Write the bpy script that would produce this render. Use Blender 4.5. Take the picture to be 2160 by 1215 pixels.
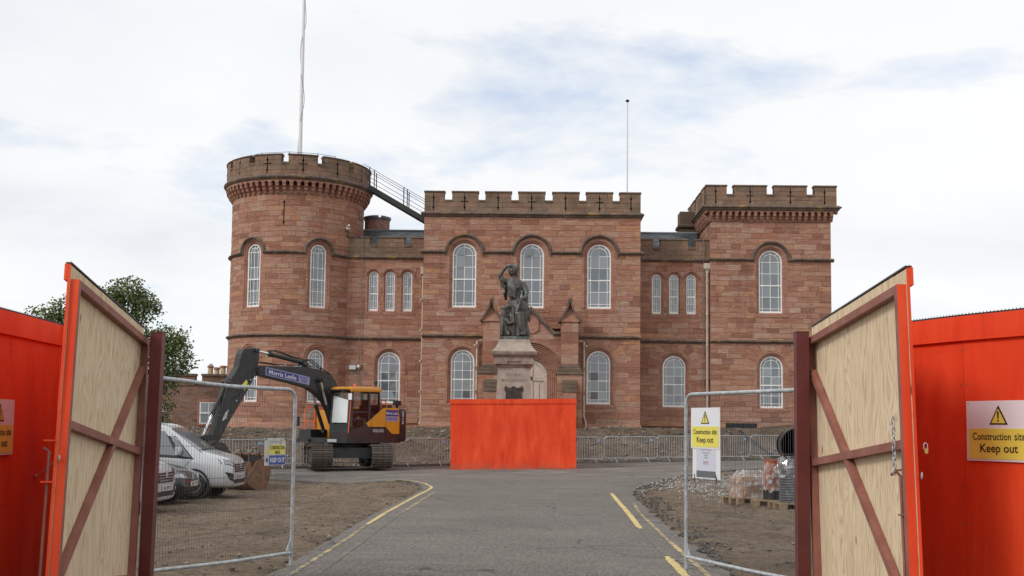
import bpy, bmesh, math, random
from math import sin, cos, pi, sqrt, atan2, radians, ceil, hypot
from mathutils import Vector, Matrix, noise

for o in list(bpy.data.objects):
    bpy.data.objects.remove(o)
S = bpy.context.scene
COL = S.collection
rng = random.Random(11)

# ------------------------------------------------------------------ camera
LENS_PX, PP_Y, HORIZON_Y, ROLL, YAW, EYE = 2400.0, 716.0, 902.0, 0.012, radians(1.0), 1.6
pitch = math.atan((HORIZON_Y - PP_Y) / LENS_PX)
f0 = Vector((-sin(YAW), cos(YAW), 0)); r0 = Vector((cos(YAW), sin(YAW), 0)); u0 = Vector((0, 0, 1))
fwd = f0 * cos(pitch) + u0 * sin(pitch)
upv = u0 * cos(pitch) - f0 * sin(pitch)
rgt = r0 * cos(ROLL) + upv * sin(ROLL)
upv = upv * cos(ROLL) - r0 * sin(ROLL)
cd = bpy.data.cameras.new('camera'); cam = bpy.data.objects.new('camera', cd); COL.objects.link(cam)
cd.sensor_width = 36.0; cd.lens = LENS_PX / 2160 * 36.0
cd.shift_y = (PP_Y - 607.5) / 2160.0
cd.clip_start = 0.1; cd.clip_end = 5000
cam.matrix_world = Matrix(((rgt.x, upv.x, -fwd.x, 0), (rgt.y, upv.y, -fwd.y, 0), (rgt.z, upv.z, -fwd.z, EYE), (0, 0, 0, 1)))
S.camera = cam

# ------------------------------------------------------------------ sky
SUN_DIR = Vector((-0.74, -0.58, 0.78)).normalized()      # towards the sun
W = bpy.data.worlds.new('World'); S.world = W; W.use_nodes = True
nt = W.node_tree; nt.nodes.clear()
def wn(t, **kw):
    n = nt.nodes.new(t)
    for k, v in kw.items(): setattr(n, k, v)
    return n
L = nt.links.new
out = wn('ShaderNodeOutputWorld'); bg = wn('ShaderNodeBackground'); L(bg.outputs[0], out.inputs[0])
sky = wn('ShaderNodeTexSky'); sky.sky_type = 'NISHITA'; sky.sun_disc = False
sky.sun_elevation = math.asin(SUN_DIR.z); sky.sun_rotation = atan2(SUN_DIR.x, SUN_DIR.y)
sky.air_density = 1.0; sky.dust_density = 0.6; sky.ozone_density = 1.5
tc = wn('ShaderNodeTexCoord'); sep = wn('ShaderNodeSeparateXYZ'); L(tc.outputs['Generated'], sep.inputs[0])
def m(op, a, b=None, c=None, clamp=False):
    n = wn('ShaderNodeMath', operation=op, use_clamp=clamp)
    for i, v in enumerate((a, b, c)):
        if v is None: continue
        if isinstance(v, (int, float)): n.inputs[i].default_value = v
        else: L(v, n.inputs[i])
    return n.outputs[0]
zc = m('ADD', m('MAXIMUM', sep.outputs[2], 0.0), 0.16)
cx = m('DIVIDE', sep.outputs[0], zc); cy = m('DIVIDE', sep.outputs[1], zc)
cmb = wn('ShaderNodeCombineXYZ'); L(cx, cmb.inputs[0]); L(cy, cmb.inputs[1]); cmb.inputs[2].default_value = 3.1
def nz(scale, detail, rough, vec, off=0.0):
    n = wn('ShaderNodeTexNoise'); n.inputs['Scale'].default_value = scale
    n.inputs['Detail'].default_value = detail; n.inputs['Roughness'].default_value = rough
    n.inputs['Distortion'].default_value = 0.25
    if off:
        a = wn('ShaderNodeVectorMath', operation='ADD'); a.inputs[1].default_value = (off, off * .7, off * .3); L(vec, a.inputs[0]); vec = a.outputs[0]
    L(vec, n.inputs['Vector']); return n.outputs['Fac']
def ramp(fac, pts):
    n = wn('ShaderNodeValToRGB'); L(fac, n.inputs[0]); e = n.color_ramp.elements
    while len(e) < len(pts): e.new(0.5)
    for i, (p, c) in enumerate(pts): e[i].position = p; e[i].color = (*c, 1)
    return n.outputs[0]
big = nz(0.55, 6, 0.58, cmb.outputs[0], 4.3)
fine = nz(1.7, 6, 0.62, cmb.outputs[0], 1.2)
mixd = m('ADD', m('MULTIPLY', big, 0.68), m('MULTIPLY', fine, 0.32))
cover = ramp(mixd, [(0.32, (.22, .22, .22)), (0.43, (1, 1, 1))])            # 1 = cloud, 0 = blue gap
tone = nz(0.8, 6, 0.55, cmb.outputs[0], 9.7)
ccol = ramp(tone, [(0.30, (0.66, 0.695, 0.735)), (0.45, (0.79, 0.81, 0.835)), (0.57, (0.838, 0.848, 0.862)), (0.70, (0.875, 0.88, 0.886))])
skys = wn('ShaderNodeVectorMath', operation='SCALE'); L(sky.outputs[0], skys.inputs[0]); skys.inputs['Scale'].default_value = 0.15
mix = wn('ShaderNodeMix', data_type='RGBA'); L(cover, mix.inputs[0]); L(skys.outputs[0], mix.inputs[6]); L(ccol, mix.inputs[7])
L(mix.outputs[2], bg.inputs[0]); bg.inputs[1].default_value = 1.0

sd = bpy.data.lights.new('sun', 'SUN'); sun = bpy.data.objects.new('sun', sd); COL.objects.link(sun)
sd.energy = 1.5; sd.angle = radians(14); sd.color = (1.0, 0.96, 0.90)
sun.rotation_euler = SUN_DIR.to_track_quat('Z', 'Y').to_euler()

S.view_settings.view_transform = 'Standard'; S.view_settings.look = 'None'
S.view_settings.exposure = 0.20; S.view_settings.gamma = 1.0
S.view_settings.use_curve_mapping = False
S.render.engine = 'CYCLES'
S.render.resolution_x = 1024; S.render.resolution_y = 576

# ------------------------------------------------------------------ mesh helpers
class MB:
    def __init__(s): s.v = []; s.f = []; s.mi = []; s.cur = 0
    def add(s, vs, fs):
        b = len(s.v); s.v += [tuple(v) for v in vs]
        s.f += [tuple(i + b for i in f) for f in fs]; s.mi += [s.cur] * len(fs)
        return s
    def hexa(s, p):      # 8 corner points, bottom loop then top loop
        return s.add(p, [(3, 2, 1, 0), (4, 5, 6, 7), (0, 1, 5, 4), (1, 2, 6, 5), (2, 3, 7, 6), (3, 0, 4, 7)])
    def box(s, x0, x1, y0, y1, z0, z1):
        return s.hexa([(x0, y0, z0), (x1, y0, z0), (x1, y1, z0), (x0, y1, z0), (x0, y0, z1), (x1, y0, z1), (x1, y1, z1), (x0, y1, z1)])
    def cbox(s, c, d, rz=0.0):
        a, b = cos(rz), sin(rz); P = []
        for z in (-.5, .5):
            for x, y in ((-.5, -.5), (.5, -.5), (.5, .5), (-.5, .5)):
                X, Y = x * d[0], y * d[1]
                P.append((c[0] + X * a - Y * b, c[1] + X * b + Y * a, c[2] + z * d[2]))
        return s.hexa(P)
    def beam(s, p, q, w, h, up=(0, 0, 1), ext=0.0):
        p, q = Vector(p), Vector(q); t = (q - p).normalized(); p = p - t * ext; q = q + t * ext
        u = Vector(up); sd = t.cross(u)
        if sd.length < 1e-4: sd = t.cross(Vector((1, 0, 0)))
        sd.normalize(); u = sd.cross(t).normalized()
        P = [c + sd * a * w / 2 + u * b * h / 2 for c in (p, q) for a, b in ((-1, -1), (1, -1), (1, 1), (-1, 1))]
        return s.hexa(P)
    def tube(s, pts, r, n=8, cap=True):
        pts = [Vector(p) for p in pts]; N = len(pts)
        R = r if isinstance(r, (list, tuple)) else [r] * N
        ref = None; vs = []
        for i, p in enumerate(pts):
            t = (pts[min(i + 1, N - 1)] - pts[max(i - 1, 0)]).normalized()
            if ref is None:
                ref = Vector((0, 0, 1)) if abs(t.z) < .9 else Vector((1, 0, 0))
            a = t.cross(ref); a.normalize(); b = a.cross(t).normalized(); ref = b
            for k in range(n):
                th = 2 * pi * k / n
                vs.append(p + (a * cos(th) + b * sin(th)) * R[i])
        fs = [(i * n + k, i * n + (k + 1) % n, (i + 1) * n + (k + 1) % n, (i + 1) * n + k) for i in range(N - 1) for k in range(n)]
        if cap: fs += [tuple(range(n))[::-1], tuple((N - 1) * n + k for k in range(n))]
        return s.add(vs, fs)
    def loops(s, LL, close=True, cap0=True, cap1=True):
        n = len(LL[0]); vs = [p for l in LL for p in l]; fs = []
        for i in range(len(LL) - 1):
            for k in range(n if close else n - 1):
                fs.append((i * n + k, i * n + (k + 1) % n, (i + 1) * n + (k + 1) % n, (i + 1) * n + k))
        if cap0: fs.append(tuple(range(n))[::-1])
        if cap1: fs.append(tuple((len(LL) - 1) * n + k for k in range(n)))
        return s.add(vs, fs)
    def prism(s, poly, fn, d0, d1):     # poly in 2D, fn(a, b, d) -> 3D
        return s.loops([[fn(a, b, d0) for a, b in poly], [fn(a, b, d1) for a, b in poly]])
    def lathe(s, prof, c=(0, 0, 0), n=16, axis='z', a0=0.0, cap=True):
        LL = []
        for r, h in prof:
            l = []
            for k in range(n):
                th = a0 + 2 * pi * k / n; a, b = r * cos(th), r * sin(th)
                l.append({'z': (c[0] + a, c[1] + b, c[2] + h), 'x': (c[0] + h, c[1] + a, c[2] + b), 'y': (c[0] + a, c[1] + h, c[2] + b)}[axis])
            LL.append(l)
        return s.loops(LL, True, cap, cap)
    def ball(s, c, r, n=12, mrings=8):
        if not isinstance(r, (tuple, list)): r = (r, r, r)
        LL = []
        for i in range(mrings + 1):
            ph = -pi / 2 + pi * i / mrings; cr = max(cos(ph), .02)
            LL.append([(c[0] + r[0] * cr * cos(2 * pi * k / n), c[1] + r[1] * cr * sin(2 * pi * k / n), c[2] + r[2] * sin(ph)) for k in range(n)])
        return s.loops(LL)
    def rect_band(s, x0, x1, y0, y1, prof, cap=True):   # prof: (outward d, z)
        LL = [[(x0 - d, y0 - d, z), (x1 + d, y0 - d, z), (x1 + d, y1 + d, z), (x0 - d, y1 + d, z)] for d, z in prof]
        return s.loops(LL, True, cap, cap)
    def build(s, name, mat, parent=None, origin=(0, 0, 0), smooth=None, recalc=True, kind=None, label=None):
        me = bpy.data.meshes.new(name)
        ox, oy, oz = origin
        me.from_pydata([(x - ox, y - oy, z - oz) for x, y, z in s.v], [], s.f)
        mats = mat if isinstance(mat, (list, tuple)) else [mat]
        for q in mats: me.materials.append(q)
        if len(mats) > 1: me.polygons.foreach_set('material_index', s.mi)
        if recalc:
            bm = bmesh.new(); bm.from_mesh(me); bmesh.ops.recalc_face_normals(bm, faces=bm.faces); bm.to_mesh(me); bm.free()
        if smooth is not None:
            me.polygons.foreach_set('use_smooth', [True] * len(me.polygons))
            me.set_sharp_from_angle(angle=radians(smooth))
        me.update()
        return link(name, me, parent, kind, label)

def link(name, me, parent=None, kind=None, label=None, loc=None, rot=None):
    o = bpy.data.objects.new(name, me); COL.objects.link(o)
    if parent is not None: o.parent = parent
    if kind: o['kind'] = kind
    if label: o['label'] = label
    if loc is not None: o.location = loc
    if rot is not None: o.rotation_euler = rot
    return o
def tag(o, label, cat, group=None):
    o['label'] = label; o['category'] = cat
    if group: o['group'] = group
    return o
def thing(name, label, cat, loc=(0, 0, 0), rot=(0, 0, 0), group=None, scale=1.0):
    o = bpy.data.objects.new(name, None); COL.objects.link(o); o.empty_display_size = .2
    o.location = loc; o.rotation_euler = rot; o.scale = (scale,) * 3
    return tag(o, label, cat, group)
def copy_tree(o, parent=None):
    c = o.copy(); COL.objects.link(c); c.parent = parent
    for ch in o.children: copy_tree(ch, c)
    return c
def sm(a, b, t):
    t = max(0.0, min(1.0, (t - a) / (b - a))); return t * t * (3 - 2 * t)
def lin(tab, x):
    if x <= tab[0][0]: return tab[0][1]
    for (a, va), (b, vb) in zip(tab, tab[1:]):
        if x <= b: return va + (vb - va) * (x - a) / (b - a)
    return tab[-1][1]
def text_mesh(body, width=None, height=None, bold=0.0, depth=0.002):
    cu = bpy.data.curves.new('t', 'FONT'); cu.body = body; cu.align_x = 'CENTER'; cu.align_y = 'CENTER'
    cu.size = 1.0; cu.offset = bold; cu.extrude = 0.0; cu.resolution_u = 3
    o = bpy.data.objects.new('t', cu); COL.objects.link(o)
    dg = bpy.context.evaluated_depsgraph_get(); me = bpy.data.meshes.new_from_object(o.evaluated_get(dg))
    bpy.data.objects.remove(o); bpy.data.curves.remove(cu)
    xs = [v.co.x for v in me.vertices]; ys = [v.co.y for v in me.vertices]
    x0, x1, y0, y1 = min(xs), max(xs), min(ys), max(ys)
    sy = (height / (y1 - y0)) if height else 1.0
    sx = (width / (x1 - x0)) if width else sy
    if not height: sy = sx
    for v in me.vertices:                        # lie in the local xz plane facing -y
        v.co = Vector(((v.co.x - (x0 + x1) / 2) * sx, 0.0, (v.co.y - (y0 + y1) / 2) * sy))
    return me
def put_text(name, body, mat, parent, loc, rot=(0, 0, 0), width=None, height=None, bold=0.0):
    me = text_mesh(body, width, height, bold); me.name = name; me.materials.clear(); me.materials.append(mat)
    return link(name, me, parent, loc=loc, rot=rot)

# ------------------------------------------------------------------ materials
def mat(name, col, rough=0.7, metal=0.0, spec=0.5, var=0.0, vscale=6.0, vcol=None, bump=0.0, bscale=40.0, stretch=(1, 1, 1), coord='Object', coat=0.0, detail=5.0, vpos=(0.42, 0.62)):
    M = bpy.data.materials.new(name); M.use_nodes = True
    t = M.node_tree; b = t.nodes['Principled BSDF']
    b.inputs['Base Color'].default_value = (*col, 1); b.inputs['Roughness'].default_value = rough
    b.inputs['Metallic'].default_value = metal; b.inputs['Specular IOR Level'].default_value = spec
    b.inputs['Coat Weight'].default_value = coat
    if var or bump or vcol:
        tcn = t.nodes.new('ShaderNodeTexCoord'); mp = t.nodes.new('ShaderNodeMapping'); mp.inputs['Scale'].default_value = stretch
        if coord == 'World':
            g = t.nodes.new('ShaderNodeNewGeometry'); t.links.new(g.outputs['Position'], mp.inputs[0])
        else: t.links.new(tcn.outputs[coord], mp.inputs[0])
        if var or vcol:
            n = t.nodes.new('ShaderNodeTexNoise'); n.inputs['Scale'].default_value = vscale; n.inputs['Detail'].default_value = detail; n.inputs['Roughness'].default_value = .62
            t.links.new(mp.outputs[0], n.inputs[0])
            r = t.nodes.new('ShaderNodeValToRGB'); t.links.new(n.outputs['Fac'], r.inputs[0])
            c2 = vcol if vcol else tuple(min(1, c * (1 + var)) for c in col); c1 = col if vcol else tuple(c * (1 - var) for c in col)
            r.color_ramp.elements[0].position = vpos[0]; r.color_ramp.elements[0].color = (*c1, 1)
            r.color_ramp.elements[1].position = vpos[1]; r.color_ramp.elements[1].color = (*c2, 1)
            t.links.new(r.outputs[0], b.inputs['Base Color'])
        if bump:
            n2 = t.nodes.new('ShaderNodeTexNoise'); n2.inputs['Scale'].default_value = bscale; n2.inputs['Detail'].default_value = 6
            t.links.new(mp.outputs[0], n2.inputs[0])
            bp = t.nodes.new('ShaderNodeBump'); bp.inputs['Strength'].default_value = bump; bp.inputs['Distance'].default_value = 0.02
            t.links.new(n2.outputs['Fac'], bp.inputs['Height']); t.links.new(bp.outputs[0], b.inputs['Normal'])
    return M
class N:      # small node helper for the larger materials
    def __init__(s, name, rough=.8):
        s.M = bpy.data.materials.new(name); s.M.use_nodes = True; s.t = s.M.node_tree; s.b = s.t.nodes['Principled BSDF']
        s.b.inputs['Roughness'].default_value = rough; s.g = s.t.nodes.new('ShaderNodeNewGeometry'); s.pos = s.g.outputs['Position']
        s.tc = s.t.nodes.new('ShaderNodeTexCoord')
    def l(s, a, b): s.t.links.new(a, b)
    def mp(s, src, sc=(1, 1, 1), loc=(0, 0, 0)):
        n = s.t.nodes.new('ShaderNodeMapping'); n.inputs['Scale'].default_value = sc; n.inputs['Location'].default_value = loc; s.l(src, n.inputs[0]); return n.outputs[0]
    def noise(s, vec, scale, detail=5, rough=.6, dist=0.0):
        n = s.t.nodes.new('ShaderNodeTexNoise'); n.inputs['Scale'].default_value = scale; n.inputs['Detail'].default_value = detail
        n.inputs['Roughness'].default_value = rough; n.inputs['Distortion'].default_value = dist; s.l(vec, n.inputs[0]); return n.outputs['Fac']
    def vor(s, vec, scale, out='Distance'):
        n = s.t.nodes.new('ShaderNodeTexVoronoi'); n.inputs['Scale'].default_value = scale; s.l(vec, n.inputs[0]); return n.outputs[out]
    def ramp(s, fac, pts, const=False):
        n = s.t.nodes.new('ShaderNodeValToRGB'); s.l(fac, n.inputs[0]); e = n.color_ramp.elements
        if const: n.color_ramp.interpolation = 'CONSTANT'
        while len(e) < len(pts): e.new(.5)
        for i, (p, c) in enumerate(pts):
            e[i].position = p; e[i].color = (*c, 1) if isinstance(c, tuple) else (c, c, c, 1)
        return n.outputs[0]
    def mix(s, fac, a, b, mode='MIX'):
        n = s.t.nodes.new('ShaderNodeMix'); n.data_type = 'RGBA'; n.blend_type = mode
        for i, v in ((0, fac), (6, a), (7, b)):
            if isinstance(v, (int, float)): n.inputs[i].default_value = v
            elif isinstance(v, tuple): n.inputs[i].default_value = (*v, 1)
            else: s.l(v, n.inputs[i])
        return n.outputs[2]
    def math(s, op, a, b=None, clamp=False):
        n = s.t.nodes.new('ShaderNodeMath'); n.operation = op; n.use_clamp = clamp
        for i, v in enumerate((a, b)):
            if v is None: continue
            if isinstance(v, (int, float)): n.inputs[i].default_value = v
            else: s.l(v, n.inputs[i])
        return n.outputs[0]
    def attr(s, name):
        n = s.t.nodes.new('ShaderNodeAttribute'); n.attribute_name = name; return n.outputs['Fac']
    def bump(s, h, strength=.4, dist=.02):
        n = s.t.nodes.new('ShaderNodeBump'); n.inputs['Strength'].default_value = strength; n.inputs['Distance'].default_value = dist
        s.l(h, n.inputs['Height']); s.l(n.outputs[0], s.b.inputs['Normal'])
    def color(s, c): s.l(c, s.b.inputs['Base Color'])

def sandstone(name, use_attr=True, tint=None):
    n = N(name, .88); n.b.inputs['Specular IOR Level'].default_value = .25
    if use_attr:
        a = n.attr('tone')
        base = n.ramp(a, [(0.0, (.275, .144, .104)), (.13, (.375, .198, .138)), (.28, (.43, .254, .186)), (.42, (.35, .168, .117)), (.56, (.46, .308, .240)), (.70, (.40, .206, .138)), (.82, (.44, .278, .208)), (.92, (.475, .260, .154)), (1.0, (.405, .288, .232))])
    else:
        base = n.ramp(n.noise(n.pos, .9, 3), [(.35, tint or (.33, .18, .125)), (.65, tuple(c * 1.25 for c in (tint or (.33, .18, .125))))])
    P_ = n.pos
    if use_attr:
        sc_ = n.t.nodes.new('ShaderNodeVectorMath'); sc_.operation = 'SCALE'; sc_.inputs[0].default_value = (61.0, 23.0, 47.0); n.l(a, sc_.inputs['Scale'])
        ad_ = n.t.nodes.new('ShaderNodeVectorMath'); n.l(n.pos, ad_.inputs[0]); n.l(sc_.outputs[0], ad_.inputs[1]); P_ = ad_.outputs[0]
    v = n.mp(P_, (.5, .5, 3.2))
    streak = n.noise(v, 2.3, 4, .65, 1.2)
    base = n.mix(n.ramp(streak, [(.40, 0.0), (.62, .80)]), base, n.mix(1.0, base, (.76, .60, .53), 'MULTIPLY'))
    v2 = n.mp(P_, (1.1, 1.1, 7.0), (3, 1, 2))
    base = n.mix(n.ramp(n.noise(v2, 2.0, 3, .7, .8), [(.48, 0.0), (.66, .75)]), base, n.mix(1.0, base, (1.22, 1.28, 1.32), 'MULTIPLY'))
    grit = n.noise(n.pos, 26, 4, .7)
    base = n.mix(n.ramp(grit, [(.3, .55), (.62, 0.0)]), base, n.mix(1.0, base, (.62, .58, .56), 'MULTIPLY'))
    if use_attr:
        w = n.attr('weather')
        wc = n.ramp(n.noise(n.pos, 1.6, 6, .65), [(.36, (.115, .092, .064)), (.55, (.185, .138, .098)), (.72, (.26, .172, .12))])
        wm = n.math('MULTIPLY', w, n.ramp(n.noise(n.mp(n.pos, (1, 1, .8), (7, 0, 0)), .9, 5), [(.3, .62), (.6, 1.0)]))
        base = n.mix(wm, base, wc)
    # soot and damp runs
    run = n.noise(n.mp(n.pos, (2.6, 2.6, .16), (1, 3, 0)), 1.0, 5, .65); big_ = n.noise(n.mp(n.pos, (1, 1, 1), (8, 8, 2)), .22, 3)
    base = n.mix(n.math('MULTIPLY', n.ramp(run, [(.52, 0.0), (.70, .55)]), n.ramp(big_, [(.42, .15), (.6, 1.0)])), base, n.mix(1.0, base, (.60, .56, .52), 'MULTIPLY'))
    # pale lichen / spalls
    vd = n.vor(n.pos, 8.0); msk = n.noise(n.mp(n.pos, (1, 1, 1), (2, 5, 1)), .8, 4)
    sp = n.math('MULTIPLY', n.ramp(vd, [(.12, 1.0), (.17, 0.0)]), n.ramp(msk, [(.52, 0.0), (.62, .8)]))
    base = n.mix(sp, base, (.52, .46, .42))
    n.color(base)
    h = n.math('ADD', n.math('MULTIPLY', streak, .6), n.math('MULTIPLY', n.noise(n.pos, 14, 6, .7), .6))
    n.bump(h, .55, .03)
    return n.M
STONE = sandstone('sandstone')
STONE_PLAIN = sandstone('sandstone_dressed', False, (.35, .195, .143))
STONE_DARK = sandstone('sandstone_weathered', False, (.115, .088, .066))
def lichen_stone():
    n = N('sandstone_moulding', .9)
    c = n.ramp(n.noise(n.pos, 2.2, 6, .65), [(.35, (.075, .055, .045)), (.6, (.16, .11, .085))])
    c = n.mix(n.ramp(n.noise(n.mp(n.pos, (1, 1, 2), (4, 4, 4)), 1.5, 5, .7), [(.56, 0.0), (.64, .75)]), c, (.34, .20, .06))
    c = n.mix(n.ramp(n.noise(n.pos, 9, 4, .7), [(.55, 0.0), (.68, .6)]), c, (.25, .24, .20))
    n.color(c); n.bump(n.noise(n.pos, 20, 5), .5, .02); return n.M
MOULD = lichen_stone()
MORTAR = mat('mortar', (.19, .125, .10), .95, var=.25, vscale=2, coord='World')
WHITE = mat('white_paint', (.84, .83, .81), .45, var=.05, vscale=3)
def window_glass():
    n = N('window_glass', .04); n.b.inputs['IOR'].default_value = 2.1
    oi = n.t.nodes.new('ShaderNodeObjectInfo')
    c = n.ramp(oi.outputs['Random'], [(0.0, (.055, .074, .095)), (.5, (.11, .135, .158)), (1.0, (.19, .218, .245))])
    c = n.mix(n.ramp(n.noise(n.pos, .8, 4), [(.4, 0.0), (.7, .6)]), c, (.17, .19, .205))
    n.color(c); n.bump(n.noise(n.pos, 1.1, 2), .05, .05); return n.M
GLASS = window_glass()
def clear_glass(name, tint=(.55, .6, .6), f=1.5):
    M = bpy.data.materials.new(name); M.use_nodes = True; t = M.node_tree; t.nodes.clear()
    o = t.nodes.new('ShaderNodeOutputMaterial'); mx = t.nodes.new('ShaderNodeMixShader'); tr = t.nodes.new('ShaderNodeBsdfTransparent'); gl = t.nodes.new('ShaderNodeBsdfGlossy'); fr = t.nodes.new('ShaderNodeFresnel')
    tr.inputs[0].default_value = (*tint, 1); gl.inputs['Roughness'].default_value = .02
    t.nodes.remove(fr); lw = t.nodes.new('ShaderNodeLayerWeight'); lw.inputs[0].default_value = .5; f0 = ((f - 1) / (f + 1)) ** 2
    pw = t.nodes.new('ShaderNodeMath'); pw.operation = 'POWER'; pw.inputs[1].default_value = 5.0; ml_ = t.nodes.new('ShaderNodeMath'); ml_.operation = 'MULTIPLY_ADD'; ml_.inputs[1].default_value = 1 - 2 * f0; ml_.inputs[2].default_value = 2 * f0
    t.links.new(lw.outputs['Facing'], pw.inputs[0]); t.links.new(pw.outputs[0], ml_.inputs[0]); t.links.new(ml_.outputs[0], mx.inputs[0]); t.links.new(tr.outputs[0], mx.inputs[1]); t.links.new(gl.outputs[0], mx.inputs[2]); t.links.new(mx.outputs[0], o.inputs[0]); return M
CAB_GLASS = clear_glass('cab_glass', (.62, .66, .65), 1.38); SCREEN_GLASS = clear_glass('screen_glass', (.92, .94, .93), 1.4)
CAR_GLASS = clear_glass('car_glass', (.16, .18, .19), 1.8)
def film_mat():
    M = clear_glass('stretch_film', (.93, .93, .93), 1.5); t = M.node_tree; o = [n for n in t.nodes if n.type == 'OUTPUT_MATERIAL'][0]; src = o.inputs[0].links[0].from_socket
    df = t.nodes.new('ShaderNodeBsdfDiffuse'); df.inputs[0].default_value = (.72, .72, .72, 1); mx = t.nodes.new('ShaderNodeMixShader'); nz_ = t.nodes.new('ShaderNodeTexNoise'); nz_.inputs['Scale'].default_value = 5.0; rp = t.nodes.new('ShaderNodeValToRGB')
    rp.color_ramp.elements[0].position = .45; rp.color_ramp.elements[0].color = (.08, .08, .08, 1); rp.color_ramp.elements[1].position = .68; rp.color_ramp.elements[1].color = (.55, .55, .55, 1)
    t.links.new(nz_.outputs['Fac'], rp.inputs[0]); t.links.new(rp.outputs[0], mx.inputs[0]); t.links.new(src, mx.inputs[1]); t.links.new(df.outputs[0], mx.inputs[2]); t.links.new(mx.outputs[0], o.inputs[0]); return M
FILM = film_mat()
BLACK = mat('black_plastic', (.014, .014, .015), .55)
RUBBER = mat('tyre_rubber', (.018, .018, .018), .8, var=.3, vscale=9)
GALV = mat('galvanised_steel', (.44, .46, .475), .45, metal=.35, var=.18, vscale=14)
CHROME = mat('chrome', (.75, .75, .76), .12, metal=1.0)
RED_OXIDE = mat('red_oxide_steel', (.23, .078, .056), .6, var=.28, vscale=5, vcol=(.29, .115, .082), bump=.1, bscale=60)
POST_RED = mat('dark_red_post', (.12, .022, .020), .42, var=.15, vscale=2)
def red_paint():
    n = N('orange_red_paint', .62); n.b.inputs['Specular IOR Level'].default_value = .2
    c = n.ramp(n.noise(n.mp(n.tc.outputs['Object'], (2.2, 2.2, .5)), 1.5, 6, .6, .4), [(.30, (.64, .046, .014)), (.50, (.78, .072, .020)), (.70, (.86, .11, .036))])
    c = n.mix(n.ramp(n.noise(n.mp(n.tc.outputs['Object'], (1, 1, .8), (5, 3, 1)), 1.1, 5, .6), [(.38, .55), (.6, 0.0)]), c, (.66, .048, .015))
    c = n.mix(n.ramp(n.vor(n.pos, 6), [(.02, .7), (.03, 0.0)]), c, (.12, .02, .01))
    dr = n.noise(n.mp(n.tc.outputs['Object'], (9, 9, .35), (2, 0, 4)), 1.0, 5, .7)
    c = n.mix(n.ramp(dr, [(.58, 0.0), (.72, .6)]), c, n.mix(1.0, c, (.72, .66, .62), 'MULTIPLY'))
    sz = n.t.nodes.new('ShaderNodeSeparateXYZ'); n.l(n.tc.outputs['Object'], sz.inputs[0])
    mud = n.math('MULTIPLY', n.ramp(sz.outputs[2], [(.02, 1.0), (.30, 0.0)]), n.ramp(n.noise(n.pos, 5, 5, .7), [(.42, 0.0), (.62, .8)]))
    c = n.mix(mud, c, (.22, .15, .10))
    n.color(c); n.bump(n.noise(n.mp(n.tc.outputs['Object'], (30, 30, 2)), 2.0, 4), .12, .01); return n.M
RED = red_paint()
def plywood():
    n = N('bare_plywood', .75); n.b.inputs['Specular IOR Level'].default_value = .2
    o = n.tc.outputs['Object']
    oi = n.t.nodes.new('ShaderNodeObjectInfo')
    cb = n.t.nodes.new('ShaderNodeCombineXYZ'); n.l(n.math('MULTIPLY', oi.outputs['Random'], 37.0), cb.inputs[0]); n.l(n.math('MULTIPLY', oi.outputs['Random'], 11.0), cb.inputs[2])
    ad = n.t.nodes.new('ShaderNodeVectorMath'); n.l(o, ad.inputs[0]); n.l(cb.outputs[0], ad.inputs[1]); o = ad.outputs[0]
    warp = n.noise(n.mp(o, (1.7, 1.7, .26)), 2.2, 4, .5, .8)
    bands = n.math('FRACT', n.math('MULTIPLY', warp, 15.0))
    g = n.ramp(bands, [(0.0, (.48, .34, .20)), (.22, (.68, .54, .365)), (.72, (.74, .61, .43)), (1.0, (.53, .38, .23))])
    g = n.mix(n.ramp(n.noise(n.mp(o, (40, 40, 1.2)), 2.0, 4), [(.35, .5), (.6, 0.0)]), g, (.56, .43, .28))
    kn = n.vor(n.mp(o, (5.5, 5.5, 2.0)), 1.0); kmask = n.noise(n.mp(o, (1, 1, 2.5)), 1.3, 2)
    k = n.math('MULTIPLY', n.ramp(kn, [(.05, 1.0), (.10, 0.0)]), n.ramp(kmask, [(.47, 0.0), (.51, 1.0)]))
    g = n.mix(k, g, (.20, .10, .045))
    st = n.noise(n.mp(o, (9, 9, 1.3)), 1.5, 5, .7); g = n.mix(n.ramp(st, [(.58, 0.0), (.72, .55)]), g, (.33, .23, .13))
    n.color(g); n.bump(bands, .06, .004); return n.M
PLY = plywood()
# ------------------------------------------------------------------ ground, road, bank
def gz(x, y):
    z = .017 * (max(-10, min(14, x)) + 3) * sm(24, 41, y)
    z -= .37 * sm(-3.4, -6.6, x) * sm(9, 17, y) * (1 - sm(33, 40, y))
    return z
XL = [(2, -2.78), (13, -2.72), (20.8, -2.80), (25.7, -2.72), (29, -2.72), (31.8, -3.1), (34, -3.85), (35.3, -4.75), (36.6, -6.6), (37.3, -9), (38, -14), (39, -30), (44, -30), (44.9, -8), (45.6, -5.3), (48, 0), (50.6, 5.5), (53, 12.2), (58, 30)]
XR = [(2, 2.35), (12.9, 2.18), (15, 2.22), (21.6, 2.28), (27.4, 2.44), (30, 2.75), (34.6, 4.05), (36.8, 5.0), (39.5, 6.3), (41.5, 8.0), (44, 14), (47, 30), (58.5, 30.2)]
def on_road(x, y, mrg=0.0):
    return 2 < y < 58 and lin(XL, y) + mrg < x < lin(XR, y) - mrg
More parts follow.
